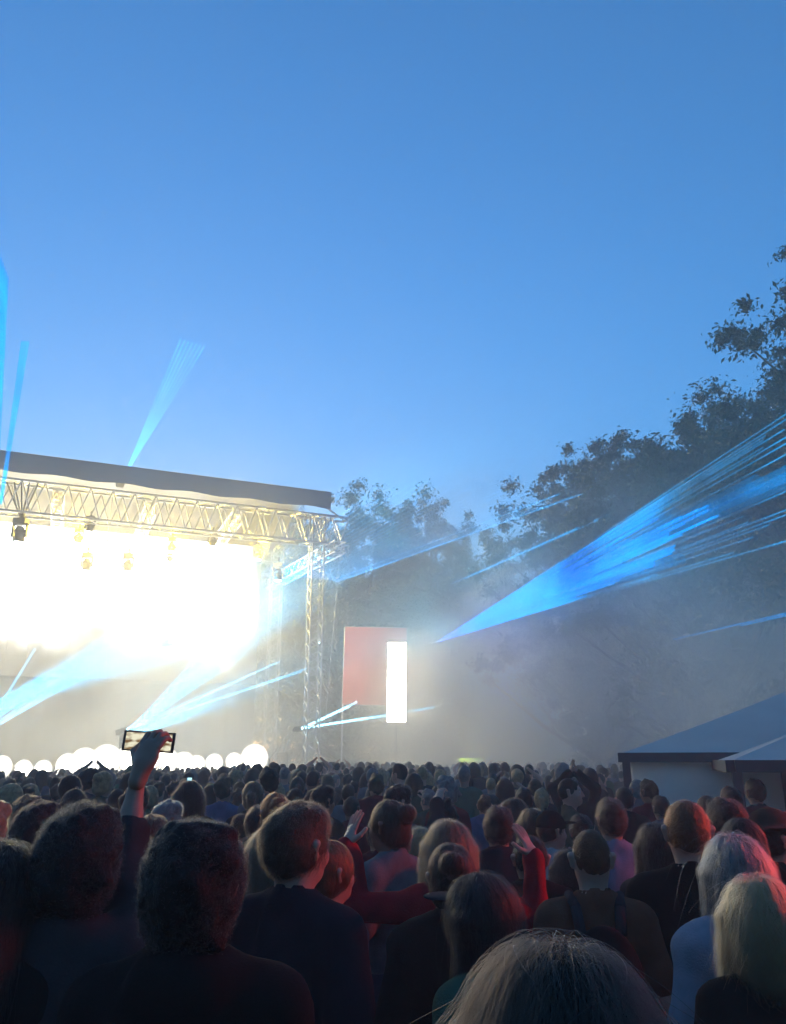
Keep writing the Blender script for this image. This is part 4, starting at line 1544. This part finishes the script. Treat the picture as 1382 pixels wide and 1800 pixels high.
spots = []
r = np.random.default_rng(21)
row_y = 3.9
taken = list(PEOPLE_XY)
while row_y < 40:
    xw = row_y * .56 + 1.2
    x = -xw + r.uniform(0, .5)
    while x < xw:
        px_, py_ = x + r.normal(0, .12), row_y + r.normal(0, .16)
        x += r.uniform(.52, .86) if row_y > 7 else r.uniform(.6, .95)
        q = np.array((px_, py_)) - SR
        along, depth = q @ SU, q @ SV
        if along > -2.5 and depth > -2.6: continue                    # stage and the pit in front of it
        e1 = np.array((math.cos(TENT_ROT), math.sin(TENT_ROT))); e2 = np.array((-e1[1], e1[0]))
        if (np.array((px_ - 2.76, py_ - 10)) @ e2 > -.5 and np.array((px_ - 2.76, py_ - 10)) @ e1 > -.4) or (np.array((px_ - 3.25, py_ - 8)) @ e2 > -.5 and np.array((px_ - 3.25, py_ - 8)) @ e1 > -.4): continue    # marquees
        if px_ > 1.2 and py_ < 7.5: continue                           # the near right is laid out by hand
        if min((px_ - a) ** 2 + (py_ - b) ** 2 for a, b in taken if abs(b - py_) < .6) < .17 if any(abs(b - py_) < .6 for a, b in taken) else False: continue
        taken.append((px_, py_))
        spots.append((px_, py_))
    row_y += .55 + row_y * .012
spots.sort(key=lambda q: q[0] ** 2 + q[1] ** 2)


def zone(x, y):
    px = CX + x / y * F_PX
    if px < 160: return 'below the left end of the footlight row'
    if px < 340: return 'below the glare behind the raised hand'
    if px < 480: return 'below the large right hand footlights'
    if px < 600: return 'below the right stage tower'
    if px < 760: return 'below the red banner and light column'
    if px < 900: return 'below the yellow green light bar'
    return 'below the hazy trees left of the marquee'


def rowword(y):
    return 'near the front' if y < 7 else 'in the middle rows' if y < 14 else 'in the far rows'


rest = []
n_ind = 0
for (x, y) in spots:
    inframe = abs(x) < y * .53 + .3
    ht = float(np.clip(r.normal(1.70, .095), 1.46, 1.90))
    if x > -3: ht = min(ht, 1.86 - .004 * max(0, 12 - y))
    if y < 6.5: ht = min(ht, 1.72)
    z = ground_z(x, y)
    if inframe and n_ind < 258:
        n_ind += 1
        f = r.random() < .45
        hc_ = HCS[r.integers(len(HCS))]; tc_ = TCS[r.integers(len(TCS))]
        if y < 9.5:
            hk = ('long', 'bob', 'bun', 'tail', 'curly')[r.integers(5)] if f else ('short', 'crop', 'curly', 'short')[r.integers(4)]
            tp = ('tee', 'jacket')[r.integers(2)]
            lb = '%s haired %s in a %s %s, %s of the crowd %s' % (hc_, 'woman' if f else 'man', tc_, 'shirt' if tp == 'tee' else 'jacket', rowword(y), zone(x, y))
            person(x, y, z + ht, ' '.join(lb.split()[:16]), sex='f' if f else 'm', pose=('down', 'bent', 'down', 'snap')[r.integers(4)] if tp == 'jacket' else 'down', hair=hk, hc=hc_, top=tp, tc=tc_, skin=int(r.choice([0, 0, 0, 1, 1, 2])), yaw=r.normal(.05, .4) + (r.random() < .12) * r.choice([-1.2, 1.2]), fuzz=.45 if y < 7.5 else 0,
                   group='concertgoers in the crowd')
        else:
            k = int(r.choice([0, 1, 2, 3, 4, 5], p=[.26, .21, .18, .20, .06, .09]))
            o = link('person', LOW_ME[k], None, (x, y, z), r.normal(.05, .4))
            s = ht / 1.765
            o.scale = (s * r.uniform(.98, 1.12), s, s)
            for i, m in enumerate((M_SKIN[int(r.choice([0, 0, 1, 2]))], hair_mat(hc_), cloth(tc_), cloth('dark jeans'))):
                slot(o, m, i)
            lb = '%s haired person in a %s top, %s of the crowd %s' % (hc_, tc_, rowword(y), zone(x, y))
            tag(o, ' '.join(lb.split()[:16]), 'person', 'concertgoers in the crowd')
    else:
        rest.append((x, y, z, ht, int(r.choice([0, 1, 2, 3, 4, 5], p=[.26, .21, .18, .20, .06, .09])), r.normal(.05, .25), int(r.integers(3))))

# everyone beyond the nearest three hundred: one crowd
Vs, Qs, Ms, n = [], [], [], 0
for (x, y, z, ht, k, yaw, ci) in rest:
    V, Q, m = LOW_FAR[k]
    s = ht / 1.765
    c, sn = math.cos(yaw), math.sin(yaw)
    W = V * s
    W = np.stack([W[:, 0] * c - W[:, 1] * sn + x, W[:, 0] * sn + W[:, 1] * c + y, W[:, 2] + z], 1)
    Vs.append(W); Qs.append(Q + n); Ms.append(np.where(m == 0, 0, np.where(m == 3, 7, m + (ci * 2 if True else 0)))); n += len(V)
if Vs:
    cm = mesh_np('crowd', np.concatenate(Vs), [np.concatenate(Qs)],
                 [M_SKIN[0], hair_mat('dark brown'), cloth('black'), hair_mat('black'), cloth('charcoal'), hair_mat('light brown'), cloth('slate'), cloth('dark jeans')], True, np.concatenate(Ms))
    tag(link('crowd', cm), kind='stuff')
print('PEOPLE', len(spots), 'individuals', n_ind, 'rest', len(rest))

# red floodlight on a stand to the right, whose light falls on the nearest people
rf = empty('red_floodlight', (5.4, 4.3, 0))
tag(rf, 'red floodlight on a stand outside the right edge', 'floodlight')
MB().tube((0, 0, 0), (0, 0, 2.55), .03).build('stand', M_BLACK, rf)
for k in range(3):
    MB().tube((0, 0, .5), (.5 * math.cos(k * 2.1), .5 * math.sin(k * 2.1), .02), .018).build('leg', M_BLACK, rf)
aim = (Vector((0.0, 3.3, 1.5)) - Vector((5.4, 4.3, 2.75))).normalized()
rot = aim.to_track_quat('Y', 'Z').to_matrix()
MB().box(Vector((0, 0, 2.75)) - aim * .1, (.42, .16, .32), rot).build('housing', M_BLACK, rf)
MB().box(Vector((0, 0, 2.75)) - aim * .01, (.36, .01, .26), rot).build('lens', emit_mat('red_lens', (1, .05, .03), 3), rf)
lamp('SPOT', 'red_light', Vector((5.4, 4.3, 2.75)) + aim * .05, 125, (1, .075, .035), .15, aim, 46, .5, parent=rf)
